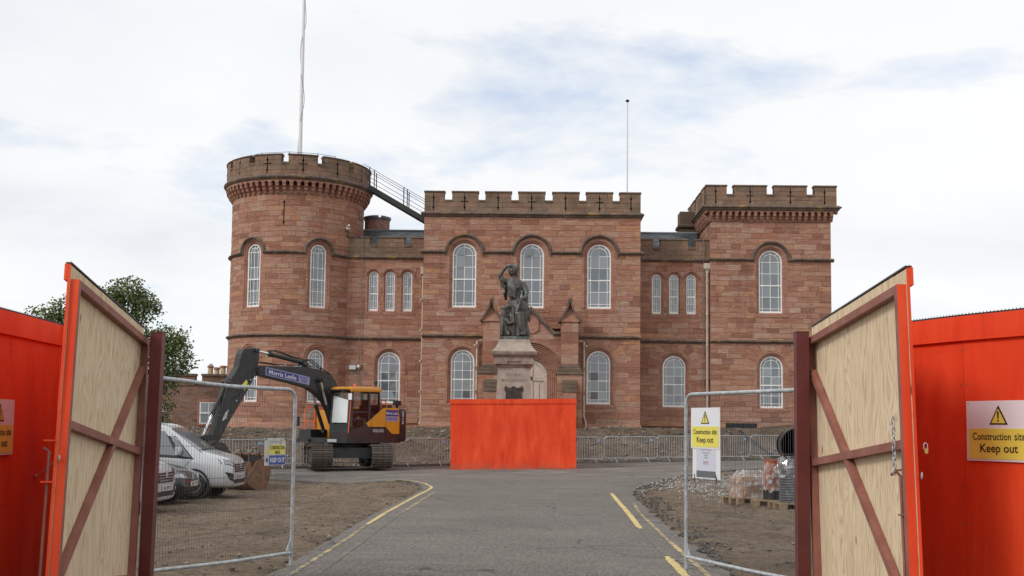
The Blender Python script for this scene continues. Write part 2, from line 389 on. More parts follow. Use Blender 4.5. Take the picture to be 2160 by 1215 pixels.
def soil(name, c1, c2, c3, sc=1.0):
    n = N(name, .95); n.b.inputs['Specular IOR Level'].default_value = .15
    a = n.ramp(n.noise(n.pos, .55 * sc, 7, .68), [(.33, c1), (.52, c2), (.70, c3)])
    cl = n.noise(n.mp(n.pos, (.8, 1.7, 1), (2, 7, 0)), 1.5, 6, .75)
    a = n.mix(n.ramp(cl, [(.36, .85), (.52, 0.0)]), a, n.mix(1.0, a, (.60, .57, .54), 'MULTIPLY'))
    b = n.noise(n.pos, 9, 6, .75)
    a = n.mix(n.ramp(b, [(.36, .9), (.55, 0.0)]), a, n.mix(1.0, a, (.52, .50, .48), 'MULTIPLY'))
    a = n.mix(n.ramp(n.noise(n.mp(n.pos, (1, 1, 1), (9, 2, 0)), 22, 5, .8), [(.52, 0.0), (.66, .85)]), a, n.mix(1.0, a, (1.6, 1.58, 1.55), 'MULTIPLY'))
    v = n.vor(n.pos, 17); a = n.mix(n.ramp(v, [(.10, .8), (.17, 0.0)]), a, (.34, .30, .26))
    if sc == 1.0:       # spread of grey crushed stone beside the right road edge
        dsv = n.t.nodes.new('ShaderNodeVectorMath'); dsv.operation = 'DISTANCE'; n.l(n.mp(n.pos, (.6, .36, 0), (0, 0, 0)), dsv.inputs[0]); dsv.inputs[1].default_value = (6.6 * .6, 31.2 * .36, 0)
        gm = n.math('ADD', n.math('MULTIPLY', dsv.outputs['Value'], .5), n.math('MULTIPLY', n.noise(n.pos, .9, 5, .7), .5))
        a = n.mix(n.ramp(gm, [(.62, .85), (.95, 0.0)]), a, n.ramp(n.noise(n.pos, 14, 4, .8), [(.35, (.16, .148, .135)), (.65, (.40, .38, .355))]))
    n.color(a); n.bump(n.math('ADD', n.math('MULTIPLY', b, .8), n.noise(n.pos, 2.2, 6, .75)), 1.0, .16); return n.M
DIRT = soil('trampled_soil', (.215, .158, .112), (.275, .208, .150), (.335, .265, .200))
BANK = soil('dug_soil', (.125, .090, .064), (.19, .142, .105), (.255, .20, .153), 1.3)
GRAVEL = mat('crushed_stone', (.36, .34, .315), .9, var=.35, vscale=30, coord='World', bump=.8, bscale=30)
xs = [-900, -500, -250, -120, -60, -40, -30, -24, -20] + [-17 + .3 * i for i in range(107)] + [16, 18, 22, 28, 40, 60, 120, 250, 500, 900]
ys = [-900, -400, -150, -60, -20, -8, 0, 3] + [5 + .3 * i for i in range(140)] + [48, 50, 53, 56, 60, 66, 74, 90, 120, 200, 400, 900, 2500]
g = MB(); vs = []
for y in ys:
    for x in xs:
        z = gz(x, y)
        if abs(x) < 30 and 3 < y < 60:
            d = min(x - lin(XL, y), lin(XR, y) - x) if 2 < y < 58 else -9
            if d > .12: z -= .10
            else:
                z += .05 * noise.noise((x * .9, y * .9, 1)) + .045 * noise.noise((x * 2.2, y * 2.2, 4)) + .03 * noise.noise((x * .5, y * 1.5, 9)) + .02
                if -1.6 < d: z -= .045 * sm(-1.6, .1, d)
                # wheel ruts left by site traffic
                for rx, ww in ((-4.3, .5), (-5.9, .5), (-7.4, .35), (4.0, .4), (5.7, .4)):
                    c_ = rx + ww * noise.noise((y * .12, rx, 0)) + .04 * (y - 20); dd = (x - c_) / .19
                    if abs(dd) < 3.2: z += (-.055 * math.exp(-dd * dd) + .03 * math.exp(-(abs(dd) - 1.7) ** 2 * 2)) * (.5 + .5 * sm(-.2, .3, noise.noise((y * .3, rx, 5))))
                # spoil heaped at the excavator's tracks and along the road edge on the right
                z += .28 * math.exp(-((x + 6.6) ** 2 / 1.3 + (y - 37.6) ** 2 / .5))
                z += .22 * math.exp(-((x + 8.1) ** 2 / 2.0 + (y - 38.2) ** 2 / .6))
                if x > 0: z += .035 * math.exp(-((x - lin(XR, y) - .75) / .35) ** 2) * sm(14, 17, y) * (1 - sm(28, 31, y)) * (1 + noise.noise((x * 3, y * 3, 7)))
        vs.append((x, y, z))
nx = len(xs)
g.add(vs, [(j * nx + i, j * nx + i + 1, (j + 1) * nx + i + 1, (j + 1) * nx + i) for j in range(len(ys) - 1) for i in range(nx - 1)])
ground = g.build('ground', DIRT, smooth=60, recalc=False, kind='structure')

def asphalt():
    n = N('worn_asphalt', .92); n.b.inputs['Specular IOR Level'].default_value = .3
    a = n.ramp(n.noise(n.pos, .45, 6, .6), [(.35, (.150, .133, .117)), (.62, (.190, .170, .151))])
    sp = n.noise(n.pos, 24, 4, .85); a = n.mix(n.ramp(sp, [(.42, .95), (.52, 0.0)]), a, (.07, .062, .055))
    a = n.mix(n.ramp(n.vor(n.mp(n.pos, (1, 1, 1), (3, 3, 3)), 19), [(.14, .9), (.25, 0.0)]), a, (.34, .285, .24))
    # dried dust tracked along the turning circle
    d = n.noise(n.mp(n.pos, (.35, 1.6, 1), (1, 6, 0)), 1.2, 6, .7, .5)
    a = n.mix(n.ramp(d, [(.52, 0.0), (.66, .35)]), a, (.25, .225, .195))
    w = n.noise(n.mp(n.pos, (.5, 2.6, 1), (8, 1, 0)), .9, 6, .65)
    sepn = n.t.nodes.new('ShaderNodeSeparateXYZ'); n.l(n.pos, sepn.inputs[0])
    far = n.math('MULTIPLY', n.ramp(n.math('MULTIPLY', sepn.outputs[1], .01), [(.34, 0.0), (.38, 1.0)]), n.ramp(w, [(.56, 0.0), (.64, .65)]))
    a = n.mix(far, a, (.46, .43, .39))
    ck = n.vor(n.mp(n.pos, (.30, .11, 1), (4, 2, 0)), 1.0, 'Color') if False else None
    dv = n.t.nodes.new('ShaderNodeTexVoronoi'); dv.feature = 'DISTANCE_TO_EDGE'; dv.inputs['Scale'].default_value = .32
    wv = n.t.nodes.new('ShaderNodeVectorMath'); wv.operation = 'ADD'; sc_ = n.t.nodes.new('ShaderNodeVectorMath'); sc_.operation = 'SCALE'; sc_.inputs['Scale'].default_value = .8
    nn = n.t.nodes.new('ShaderNodeTexNoise'); nn.inputs['Scale'].default_value = 1.5; nn.inputs['Detail'].default_value = 4; n.l(n.pos, nn.inputs[0]); n.l(nn.outputs['Color'], sc_.inputs[0]); n.l(n.pos, wv.inputs[0]); n.l(sc_.outputs[0], wv.inputs[1]); n.l(wv.outputs[0], dv.inputs[0])
    crk = n.math('MULTIPLY', n.ramp(dv.outputs['Distance'], [(.004, 1.0), (.010, 0.0)]), n.ramp(n.noise(n.mp(n.pos, (1, 1, 1), (6, 0, 0)), .35, 2), [(.50, 0.0), (.56, .8)]))
    a = n.mix(crk, a, (.05, .045, .042))
    n.color(a); n.bump(sp, .6, .015); return n.M
ROADM = asphalt()
g = MB(); rows = []; y = 2.0; K = 26
while y < 58.01:
    a = lin(XL, y) + (.07 * noise.noise((y * 2.1, 0, 3)) + .04 * noise.noise((y * 6, 0, 9)))
    b = lin(XR, y) + (.09 * noise.noise((y * 1.9, 5, 3)) + .05 * noise.noise((y * 6.5, 0, 2)))
    rows.append([(a + (b - a) * i / K, y, gz(a + (b - a) * i / K, y) + .03) for i in range(K + 1)]); y += .2
vs = [p for r in rows for p in r]; n1 = K + 1
g.add(vs, [(j * n1 + i, j * n1 + i + 1, (j + 1) * n1 + i + 1, (j + 1) * n1 + i) for j in range(len(rows) - 1) for i in range(K)])
for side in (0, K):           # broken edge of the asphalt
    e = [r[side] for r in rows]
    b0 = len(g.v); g.v += [(x, y, z - .12) for x, y, z in e]
    for j in range(len(e) - 1): g.f.append((j * n1 + side, (j + 1) * n1 + side, b0 + j + 1, b0 + j)); g.mi.append(0)
road = g.build('road', ROADM, smooth=40, recalc=False, kind='structure')

def line_paint():
    n = N('worn_yellow_paint', .85); w = n.attr('wear')
    v = n.math('ADD', n.noise(n.pos, 5.5, 6, .75), n.math('MULTIPLY', n.noise(n.mp(n.pos, (1, 1, 1), (5, 5, 0)), 1.3, 3), .5))
    a = n.ramp(n.math('SUBTRACT', v, w), [(.32, (.128, .113, .10)), (.42, (.36, .28, .14)), (.58, (.58, .44, .18))]); n.color(a); return n.M
LINEP = line_paint()
def stripe(pts, w, wear, seed):
    b = MB(); P = [Vector((x, y)) for x, y in pts]; lo = []
    seg = [(a, c, (c - a).length) for a, c in zip(P, P[1:])]; tot = sum(q[2] for q in seg)
    def at(t):
        for a, c, l in seg:
            if t <= l: return a + (c - a) * (t / l), (c - a).normalized()
            t -= l
        return P[-1], (P[-1] - P[-2]).normalized()
    k = int(tot / .10)
    for i in range(k + 1):
        p, d = at(tot * i / k); nrm = Vector((-d.y, d.x))
        for s_ in (1, -1):
            q = p + nrm * s_ * w * (.5 + .16 * noise.noise((p.x * 7 + 9 * s_, p.y * 7, seed)) + .10 * noise.noise((p.x * 20, p.y * 20 + 5 * s_, seed))) * (1 if 2 < i < k - 2 else .6)
            lo.append((q.x, q.y, gz(q.x, q.y) + .0345))
    b.add(lo, [(2 * i, 2 * i + 1, 2 * i + 3, 2 * i + 2) for i in range(k)])
    o = b.build('yellow_line', LINEP, road, recalc=False); at_ = o.data.attributes.new('wear', 'FLOAT', 'POINT'); at_.data.foreach_set('value', [wear] * len(o.data.vertices))
stripe([(-2.50, 11), (-2.54, 16), (-2.60, 18.3)], .06, .38, 1)
stripe([(-2.60, 18.3), (-2.62, 21), (-2.58, 25.7), (-2.52, 28.6), (-2.56, 29.8), (-2.9, 31.6), (-3.5, 33.4), (-4.4, 34.9)], .075, .20, 2)
stripe([(-2.22, 10.5), (-2.26, 14.5), (-2.34, 20.5)], .05, .50, 3)
stripe([(-2.33, 20.5), (-2.32, 24), (-2.3, 28)], .06, .40, 4)
stripe([(1.97, 27.8), (1.86, 22.5), (1.75, 18.2)], .095, .19, 5)
stripe([(1.74, 18.0), (1.70, 14.4)], .06, .52, 6)
stripe([(1.70, 14.3), (1.66, 10.2)], .10, .20, 7)
stripe([(2.20, 24.5), (2.06, 21.6), (1.97, 16.6)], .06, .37, 8)
stripe([(1.97, 16.6), (1.95, 14), (1.91, 11)], .07, .32, 9)

def yb(x): return 45.0 + (max(-12, min(16, x)) + 5.3) * .44
def bank_z(x, y):
    f = yb(x) + .75; t = sm(f, max(f + 3.5, 54.2), y)
    h = 1.52 + .16 * noise.noise((x * .35, 2, 0)) + .10 * noise.noise((x * 1.1, y * .8, 5))
    h *= 1 - .35 * sm(-17, -24, x)
    return gz(x, y) - .05 + h * t + (.20 * noise.noise((x * .55, y * .7, 3)) + .11 * noise.noise((x * 1.6, y * 1.6, 5)) + .07 * noise.noise((x * 3.3, y * 3.3, 8))) * sm(0, .25, t) * (1 - .45 * sm(.93, 1, t))
g = MB(); bx = [-34 + .28 * i for i in range(236)]; by = [43.5 + .28 * i for i in range(62)]
vs = [(x, y, bank_z(x, y)) for y in by for x in bx]; n1 = len(bx)
g.add(vs, [(j * n1 + i, j * n1 + i + 1, (j + 1) * n1 + i + 1, (j + 1) * n1 + i) for j in range(len(by) - 1) for i in range(n1 - 1) if by[j + 1] > yb(bx[i]) + .3])
bank = g.build('soil_bank', BANK, smooth=60, recalc=False, kind='structure')
g = MB()                                       # low kerb under the barriers
px_ = None
for i in range(34):
    x = -30 + i * 1.5; x2 = x + 1.49
    g.hexa([(a, yb(a) + o, gz(a, yb(a)) + z) for z in (-.05, .10 + .012 * (i % 3)) for a, o in ((x, .42), (x2, .42), (x2, .56), (x, .56))])
g.build('kerb', mat('concrete_kerb', (.17, .155, .135), .9, var=.3, vscale=3, coord='World'), kind='structure')

_g = (1 + sqrt(5)) / 2
ICO = [Vector(v).normalized() for v in ((-1, _g, 0), (1, _g, 0), (-1, -_g, 0), (1, -_g, 0), (0, -1, _g), (0, 1, _g), (0, -1, -_g), (0, 1, -_g), (_g, 0, -1), (_g, 0, 1), (-_g, 0, -1), (-_g, 0, 1))]
ICOF = [(0, 11, 5), (0, 5, 1), (0, 1, 7), (0, 7, 10), (0, 10, 11), (1, 5, 9), (5, 11, 4), (11, 10, 2), (10, 7, 6), (7, 1, 8), (3, 9, 4), (3, 4, 2), (3, 2, 6), (3, 6, 8), (3, 8, 9), (4, 9, 5), (2, 4, 11), (6, 2, 10), (8, 6, 7), (9, 8, 1)]
def pebbles(name, mt, count, area, zfn, smin, smax, seed):
    r = random.Random(seed); b = MB(); k = 0
    while k < count:
        x, y = area(r); z = zfn(x, y)
        if z is None: continue
        s = smin + (smax - smin) * r.random() ** 4; k += 1
        rz = Matrix.Rotation(r.uniform(0, 6.28), 3, Vector((r.gauss(0, 1), r.gauss(0, 1), r.gauss(0, 1))).normalized()); fx, fy, fz = r.uniform(.7, 1.3), r.uniform(.7, 1.3), r.uniform(.45, .8)
        b.add([(x + q.x * s * fx, y + q.y * s * fy, z + q.z * s * fz + s * .05) for q in ((rz @ v) * r.uniform(.8, 1.15) for v in ICO)], ICOF)
    return b.build(name, mt, recalc=False, kind='stuff')
PEB = mat('loose_stones', (.17, .14, .115), .9, var=.5, vscale=5, coord='World')
def dirt_z(x, y): return None if on_road(x, y, -.05) or y > yb(x) else gz(x, y) + .02
o = pebbles('scattered_stones', PEB, 10000, lambda r: (r.uniform(-14, 13), 11 + 32 * r.random() ** 1.6), dirt_z, .006, .038, 3)
tag(o, 'loose stones and clods scattered over the bare soil', 'stones')
o = pebbles('bank_stones', PEB, 3600, lambda r: (r.uniform(-20, 18), r.uniform(44, 56)), lambda x, y: bank_z(x, y) if y > yb(x) + .9 else None, .02, .17, 4)
tag(o, 'stones and clods lying on the dug soil bank', 'stones')
o = pebbles('crushed_stone', GRAVEL, 7000, lambda r: (r.gauss(6.5, 1.6), r.gauss(31, 2.6)), lambda x, y: None if on_road(x, y, .05) else gz(x, y) + .03, .012, .045, 5)
tag(o, 'grey crushed stone spread beside the right road edge', 'gravel')
ROADB = mat('broken_asphalt', (.085, .077, .07), .9, var=.4, vscale=8, coord='World')
def edge_pt(r):
    y = r.uniform(11, 35); s = r.random() < .93
    return (lin(XR, y) + abs(r.gauss(.25, .35)) * sm(13, 20, y) + abs(r.gauss(0, .08)), y) if s else (lin(XL, y) - abs(r.gauss(.02, .12)), y)
o = pebbles('asphalt_crumbs', ROADB, 2200, edge_pt, lambda x, y: gz(x, y) + .012, .006, .040, 6)
tag(o, 'dark crumbs of broken asphalt along the road edges', 'rubble')
# ------------------------------------------------------------------ castle
C0 = (0.0, 57.0, 1.2)
castle = thing('castle', 'red sandstone castle with battlements, round left tower and square right tower', 'castle', C0)
def flat(Y): return lambda u, z, d: (u, Y - d, z)
def cyl(cx, cy, R): return lambda u, z, d: (cx + (R + d) * sin(u / R), cy - (R + d) * cos(u / R), z)
def leftface(X): return lambda u, z, d: (X - d, u, z)
def ubox(b, mp, u0, u1, z0, z1, d0, d1, step=.4):
    n = max(1, int(ceil((u1 - u0) / step)))
    LL = []
    for i in range(n + 1):
        u = u0 + (u1 - u0) * i / n
        LL.append([mp(u, z0, d0), mp(u, z0, d1), mp(u, z1, d1), mp(u, z1, d0)])
    return b.loops(LL)
def sweep(b, mp, path, prof, closed=False):
    n = len(path); LL = []
    for i, (u, z) in enumerate(path):
        a = path[i - 1] if (i > 0 or closed) else None; c = path[(i + 1) % n] if (i < n - 1 or closed) else None
        ds = []
        if a: ds.append((u - a[0], z - a[1]))
        if c: ds.append((c[0] - u, c[1] - z))
        ns = []
        for dx, dz in ds:
            l = hypot(dx, dz) or 1e-6; ns.append((-dz / l, dx / l))
        nx_, nz_ = sum(q[0] for q in ns), sum(q[1] for q in ns); l = hypot(nx_, nz_) or 1e-6; nx_ /= l; nz_ /= l
        k = 1 / max(.62, nx_ * ns[0][0] + nz_ * ns[0][1])
        LL.append([mp(u + nx_ * p * k, z + nz_ * p * k, d) for p, d in prof])
    m_ = len(prof)
    if closed: LL.append(LL[0])
    vs = [p for l in LL for p in l]
    b.add(vs, [(i * m_ + k, i * m_ + k + 1, (i + 1) * m_ + k + 1, (i + 1) * m_ + k) for i in range(len(LL) - 1) for k in range(m_ - 1)])
def arch_path(cx, w, z0, zsp, n=16):
    return [(cx - w, z0), (cx - w, zsp)] + [(cx - w * cos(pi * i / n), zsp + w * sin(pi * i / n)) for i in range(1, n)] + [(cx + w, zsp), (cx + w, z0)]
class Hole:
    def __init__(s, cx, lo, hi, fn, bps, wmax): s.cx, s.lo, s.hi, s.fn, s.bps, s.wm = cx, lo, hi, fn, bps, wmax
    def w(s, z): return s.fn(z) if s.lo <= z <= s.hi else 0.0
def arch_hole(cx, w, z0, zsp, wide=None):
    wd = wide or w
    return Hole(cx, z0, zsp + w, lambda z: wd if z <= zsp else sqrt(max(0, w * w - (z - zsp) ** 2)), [z0 - .001, z0 + .001, zsp] + [zsp + w * k for k in (.3, .5, .7, .85, .95, .999)], max(w, wd))
def fan_hole(cx, w, z0, zsp, R, top):
    def fn(z): return w if z < zsp + .02 else sqrt(max(0, R * R - (z - zsp) ** 2))
    return Hole(cx, z0, top, fn, [z0 - .001, z0 + .001, zsp + .019, zsp + .021, zsp + .4 * R, zsp + .7 * R, top - .001, top + .001], R)
def slit_hole(cx, z0, z1, cross):
    r = .024; zc = (z0 + z1) / 2 + .06
    def fn(z):
        w = r
        for c in (z0 + .05, z1 - .05):
            if abs(z - c) < .055: w = max(w, sqrt(max(0, .055 ** 2 - (z - c) ** 2)))
        if cross and abs(z - zc) < .024: w = .19
        return w
    bp = [z0, z0 + .02, z0 + .05, z0 + .08, z0 + .10, z1 - .10, z1 - .08, z1 - .05, z1 - .02, z1] + ([zc - .0245, zc - .0235, zc + .0235, zc + .0245] if cross else [])
    return Hole(cx, z0, z1, fn, bp, .19 if cross else .055)
def crenel(u0, u1, z): return Hole((u0 + u1) / 2, z, z + 9, lambda q: (u1 - u0) / 2, [z - .001, z + .001], (u1 - u0) / 2)

STONES = []; mortar = MB()
def lay(mp, u0, u1, z0, z1, holes=(), seed=0, ch=.277, curved=False, weather=0.0, wr=(.42, 1.15), wfn=None, lip=0.0):
    r = random.Random(seed); n = max(1, round((z1 - z0) / ch)); hs = [1 + r.uniform(-.12, .12) for _ in range(n)]; t = sum(hs); zz = z0; prev = []
    for ci in range(n):
        za = zz; zb = zz + (z1 - z0) * hs[ci] / t; zz = zb
        us = [u0]; u = u0 + r.uniform(.25, .9)
        while u < u1 - .28:
            if all(abs(u - p) > .12 for p in prev): us.append(u); u += r.uniform(*wr)
            else: u += .1
        us.append(u1); prev = us[1:-1]
        for a, b in zip(us, us[1:]):
            bps = sorted(set([za, zb] + [q for h in holes for q in h.bps if za < q < zb and h.cx - h.wm < b and h.cx + h.wm > a]))
            strips = [([a] * len(bps), [b] * len(bps))]
            for h in holes:
                if h.lo >= zb or h.hi <= za or h.cx - h.wm >= b or h.cx + h.wm <= a: continue
                new = []
                for Ls, Rs in strips:
                    ws = [h.w(q) for q in bps]
                    R2 = [max(l, min(q, h.cx - w)) for l, q, w in zip(Ls, Rs, ws)]
                    L2 = [min(q, max(l, h.cx + w)) for l, q, w in zip(Ls, Rs, ws)]
                    if max(q - l for l, q in zip(Ls, R2)) > .04: new.append((Ls, R2))
                    if max(q - l for l, q in zip(L2, Rs)) > .04: new.append((L2, Rs))
                strips = new
            for Ls, Rs in strips: emit(mp, bps, Ls, Rs, r, curved, weather if wfn is None else wfn(za), lip)
def emit(mp, zs, Ls, Rs, r, curved, weather, lip=0.0):
    g_ = .0065; wmax = max(q - l for l, q in zip(Ls, Rs)); n = max(1, int(ceil(wmax / .36))) if curved else 1
    d = lip + r.uniform(.004, .016) + (r.random() < .06) * .008; ti, tj = r.uniform(-.004, .004), r.uniform(-.004, .004)
    m_ = len(zs); vs = []; fs = []; mv = []
    for j, z in enumerate(zs):
        zz = z + (g_ if j == 0 else -g_ if j == m_ - 1 else 0)
        l, q = Ls[j], Rs[j]
        if q - l > 3 * g_: l2, q2 = l + g_, q - g_
        else: l2 = q2 = (l + q) / 2
        for i in range(n + 1):
            vs.append(mp(l2 + (q2 - l2) * i / n, zz, d + ti * (i / n - .5) * 2 + tj * (j / (m_ - 1) - .5) * 2))
            mv.append(mp(l + (q - l) * i / n, z, lip - .004))
    k = n + 1
    for j in range(m_ - 1):
        if max(Rs[j] - Ls[j], Rs[j + 1] - Ls[j + 1]) < 4 * g_: continue
        for i in range(n): fs.append((j * k + i, j * k + i + 1, (j + 1) * k + i + 1, (j + 1) * k + i))
    if not fs: return
    mortar.add(mv, fs)
    # skirts
    ring = [i for i in range(k)] + [j * k + n for j in range(1, m_)] + [(m_ - 1) * k + i for i in range(n - 1, -1, -1)] + [j * k for j in range(m_ - 2, 0, -1)]
    b0 = len(vs); L_, Rr = Ls, Rs
    for v in ring:
        j, i = divmod(v, k); z = zs[j] + (g_ if j == 0 else -g_ if j == m_ - 1 else 0); l, q = Ls[j], Rs[j]
        if q - l > 3 * g_: l, q = l + g_, q - g_
        else: l = q = (l + q) / 2
        vs.append(mp(l + (q - l) * i / n, z, lip - .012))
    R = len(ring)
    fs = fs + [(ring[(i + 1) % R], ring[i], b0 + i, b0 + (i + 1) % R) for i in range(R)]
    area = sum((zs[j + 1] - zs[j]) * ((Rs[j] - Ls[j]) + (Rs[j + 1] - Ls[j + 1])) / 2 for j in range(m_ - 1))
    STONES.append((area, vs, fs, r.random(), max(0, min(1, weather + r.uniform(-.15, .15))) if weather else 0.0))
def set_attrs(me, tones, wts):
    for nm, vals in (('tone', tones), ('weather', wts)):
        at = me.attributes.new(nm, 'FLOAT', 'POINT'); at.data.foreach_set('value', vals)

SUR = [(0, -.30), (0, -.13), (.05, -.10), (.07, -.05), (.13, -.045), (.15, .012), (.27, .014), (.275, -.02)]
SURS = [(0, -.22), (0, -.08), (.05, -.05), (.06, .012), (.15, .014), (.152, -.02)]
STRING = [(-.10, -.02), (-.09, .05), (-.03, .09), (.0, .16), (.05, .15), (.10, .03), (.10, -.02)]
HOODP = STRING
strings = MB(); surrounds = []
windows = {}
def frame_map(u, z, d): return (u, -d, z)
def make_window(kind):
    w, h, rows, rail = {'upper': (.60, 3.28, (.30, .90), 1.44), 'lower': (.59, 2.68, (.28,), 1.18), 'tower_upper': (.42, 3.28, (.30, .90), 1.44), 'tower_lower': (.42, 2.70, (.28,), 1.18), 'small': (.24, 2.08, (.16,), .90)}[kind]
    small = kind == 'small'; fw = .048 if small else .066; mg = .06 if small else .115; bw = .02 if small else .028
    zsp = h - w; root = 'window'
    b = MB(); sweep(b, frame_map, arch_path(0, w, 0, zsp), [(0, -.10), (0, .02), (-fw, .02), (-fw, -.10)])
    b.box(-w + fw, w - fw, -.02, .10, 0, .10); b.box(-w - .0, -w + fw, -.021, .10, 0.0, .03); b.box(w - fw, w, -.021, .10, 0, .03)
    frame = b
    rl = MB(); rl.box(-w + fw, w - fw, -.008, .05, rail - .03, rail + .03)
    gb = MB(); a = w - fw - mg                      # margin lights
    ztops = zsp - .02
    for x in (-a, a): gb.box(x - bw / 2, x + bw / 2, 0.004, .03, .10, ztops)
    gb.box(-bw / 2, bw / 2, .002, .03, .10, h - fw)
    sweep(gb, frame_map, [(-(a) * cos(pi * i / 14), ztops + a * sin(pi * i / 14)) for i in range(15)], [(bw / 2, -.03), (bw / 2, -.005), (-bw / 2, -.005), (-bw / 2, -.03)])
    for ang in (.28, .72):
        c, s_ = cos(pi * ang), sin(pi * ang); gb.beam((a * c, .015, ztops + a * s_), ((w - fw) * c, .015, zsp + (w - fw) * s_), bw, .02, (0, 1, 0))
    zr = [.10 + (.06 if small else .13)] + ([] if small else []) 
    if small: hz = [zr[0], .52, rail, 1.30, ztops]
    elif h > 3: hz = [zr[0], .84, rail, 2.06, ztops]
    else: hz = [zr[0], .64, rail, 1.62, ztops]
    for z in hz:
        if abs(z - rail) > .01: gb.box(-w + fw, w - fw, .003, .029, z - bw / 2, z + bw / 2)
    bk = MB(); bk.prism([(-w + .02, .05)] + [(-(w - .02) * cos(pi * i / 16), zsp + (w - .02) * sin(pi * i / 16)) for i in range(17)] + [(w - .02, .05)], lambda p, q, d: (p, d, q), .042, .060)
    panes = []
    for z0, z1 in zip(hz, hz[1:]):
        for x0, x1 in ((-a, 0), (0, a)):
            q = MB(); q.box(x0 + .012, x1 - .012, .022, .030, z0 + .012, z1 - .012); panes.append(q)
    for sg in (-1, 1):
        q = MB(); q.prism([(0.012 * sg, ztops + .012)] + [(sg * (a - .015) * cos(pi / 2 * i / 8), ztops + .012 + (a - .02) * sin(pi / 2 * i / 8)) for i in range(9)], lambda p, r_, d: (p, d, r_), .022, .030); panes.append(q)
    return frame, rl, gb, bk, panes
def add_window(kind, pos, ang=0.0):
    if kind not in windows:
        frame, rl, gb, bk, panes = make_window(kind)
        o = frame.build('window', WHITE, castle); rl.build('meeting_rail', WHITE, o); gb.build('glazing_bars', WHITE, o); bk.build('margin_pane', GLASS, o)
        for p in panes: p.build('pane', GLASS, o)
        windows[kind] = o
    else: o = copy_tree(windows[kind], castle)
    o.location = (pos[0] - C0[0], pos[1] - C0[1], pos[2] - C0[2]); o.rotation_euler = (0, 0, ang)
    for k, ch in enumerate(o.children):
        if ch.name.startswith('pane'): ch.rotation_euler = (rng.gauss(0, .012), 0, rng.gauss(0, .012))
    return o
def opening(mp, cx, z0, kind, hood=False, fan=False, seed=0, inner=.20):
    w, h = {'upper': (.60, 3.28), 'lower': (.59, 2.68), 'tower_upper': (.42, 3.28), 'tower_lower': (.42, 2.70), 'small': (.24, 2.08)}[kind]
    zsp = z0 + h - w; b = MB(); sweep(b, mp, arch_path(cx, w, z0, zsp, 18), SURS if kind == 'small' else SUR)
    b.build('window_surround', STONE_PLAIN, castle, C0, smooth=35)
    s_ = MB(); e = .16 if kind == 'small' else .30
    n = 4; LL = []
    for i in range(n + 1):
        u = cx - w - e + (2 * w + 2 * e) * i / n
        LL.append([mp(u, z0 - .22, -.30), mp(u, z0 - .22, .03), mp(u, z0 - .06, .05), mp(u, z0 + .012, -.12), mp(u, z0 + .012, -.30)])
    s_.loops(LL); s_.build('window_sill', STONE_PLAIN, castle, C0)
    p = mp(cx, z0, -.17 if kind != 'small' else -.12)
    q = mp(cx, z0, 1.0); ang = atan2(q[0] - p[0], -(q[1] - p[1]))
    add_window(kind, p, ang)
    if fan:
        r = random.Random(seed); k = 9; R0 = w + .272; top = 6.04
        for i in range(k):
            t0, t1 = radians(-.6) + radians(181.2) * i / k, radians(-.6) + radians(181.2) * (i + 1) / k
            def out(t): return min(1.40, (top - zsp) / max(.05, sin(t)))
            pts = []
            for t in (t0 + .006, (t0 + t1) / 2, t1 - .006): pts.append((cx - R0 * cos(t), zsp + R0 * sin(t)))
            for t in (t1 - .006, (t0 + t1) / 2, t0 + .006): pts.append((cx - out(t) * cos(t), zsp + out(t) * sin(t)))
            v = MB(); v.prism(pts, lambda a, c, d: mp(a, c, d), -.012, r.uniform(.008, .016)); o = v.build('voussoir', STONE, castle, C0)
            set_attrs(o.data, [r.random()] * len(o.data.vertices), [0.0] * len(o.data.vertices))
        return fan_hole(cx, w + .2, z0 - .1, zsp, 1.34, top - .02)
    if kind == 'small': return arch_hole(cx, w + .10, z0 - .1, zsp)
    return arch_hole(cx, w + .2, z0 - .1, zsp)
def string_path(u0, u1, z, arches, R, zc, step=.35):
    P = []; u = u0
    def run(a, b):
        n = max(1, int(ceil((b - a) / step)))
        return [(a + (b - a) * i / n, z) for i in range(n + 1)]
    for c in arches:
        P += run(u, c - R); P += [(c - R * cos(pi * i / 16), zc + R * sin(pi * i / 16)) for i in range(0, 17)]; u = c + R
    P += run(u, u1)
    Q = [P[0]]
    for p in P[1:]:
        if hypot(p[0] - Q[-1][0], p[1] - Q[-1][1]) > .02: Q.append(p)
    return Q
def string(mp, u0, u1, z, arches=(), R=.93, zc=None, name='string_course', prof=STRING):
    b = MB(); sweep(b, mp, string_path(u0, u1, z, arches, R, zc or z), prof); return b.build(name, MOULD, castle, C0, smooth=40)

ZS1, ZS2, ZB = 6.16, 10.42, 1.0
# --- central block
X0, X1, YC = -5.52, 5.44, 57.0
mc = flat(YC); H = []
for c in (-3.45, -.03, 3.36): H.append(opening(mc, c, 7.62, 'upper'))
for i, c in enumerate((-3.47, 3.36)): H.append(opening(mc, c, 2.81, 'lower', fan=True, seed=i + 3))
porch_hole = Hole(-.06, 0, 6.6, lambda z: 1.5, [6.599, 6.601], 1.5)
lay(mc, X0, X1, 1.82, ZS1 - .06, H + [porch_hole], 1)
lay(mc, X0, X1, ZS1 - .06, ZS2, H + [porch_hole], 2)
lay(mc, X0, X1, ZS2, 12.36, H, 3)
string(mc, X0 - .02, -2.45, ZS1); string(mc, 2.35, X1 + .02, ZS1)
string(mc, X0 - .14, X1 + .14, ZS2, (-3.45, -.03, 3.36), .93, 10.36)
core = MB(); core.box(X0 + .02, X1 - .02, YC + .32, 66, ZB - .6, 12.9)
core.box(X0 + .02, X0 + .3, YC + .012, YC + .33, ZB, 12.9); core.box(X1 - .3, X1 - .02, YC + .012, YC + .33, ZB, 12.9)
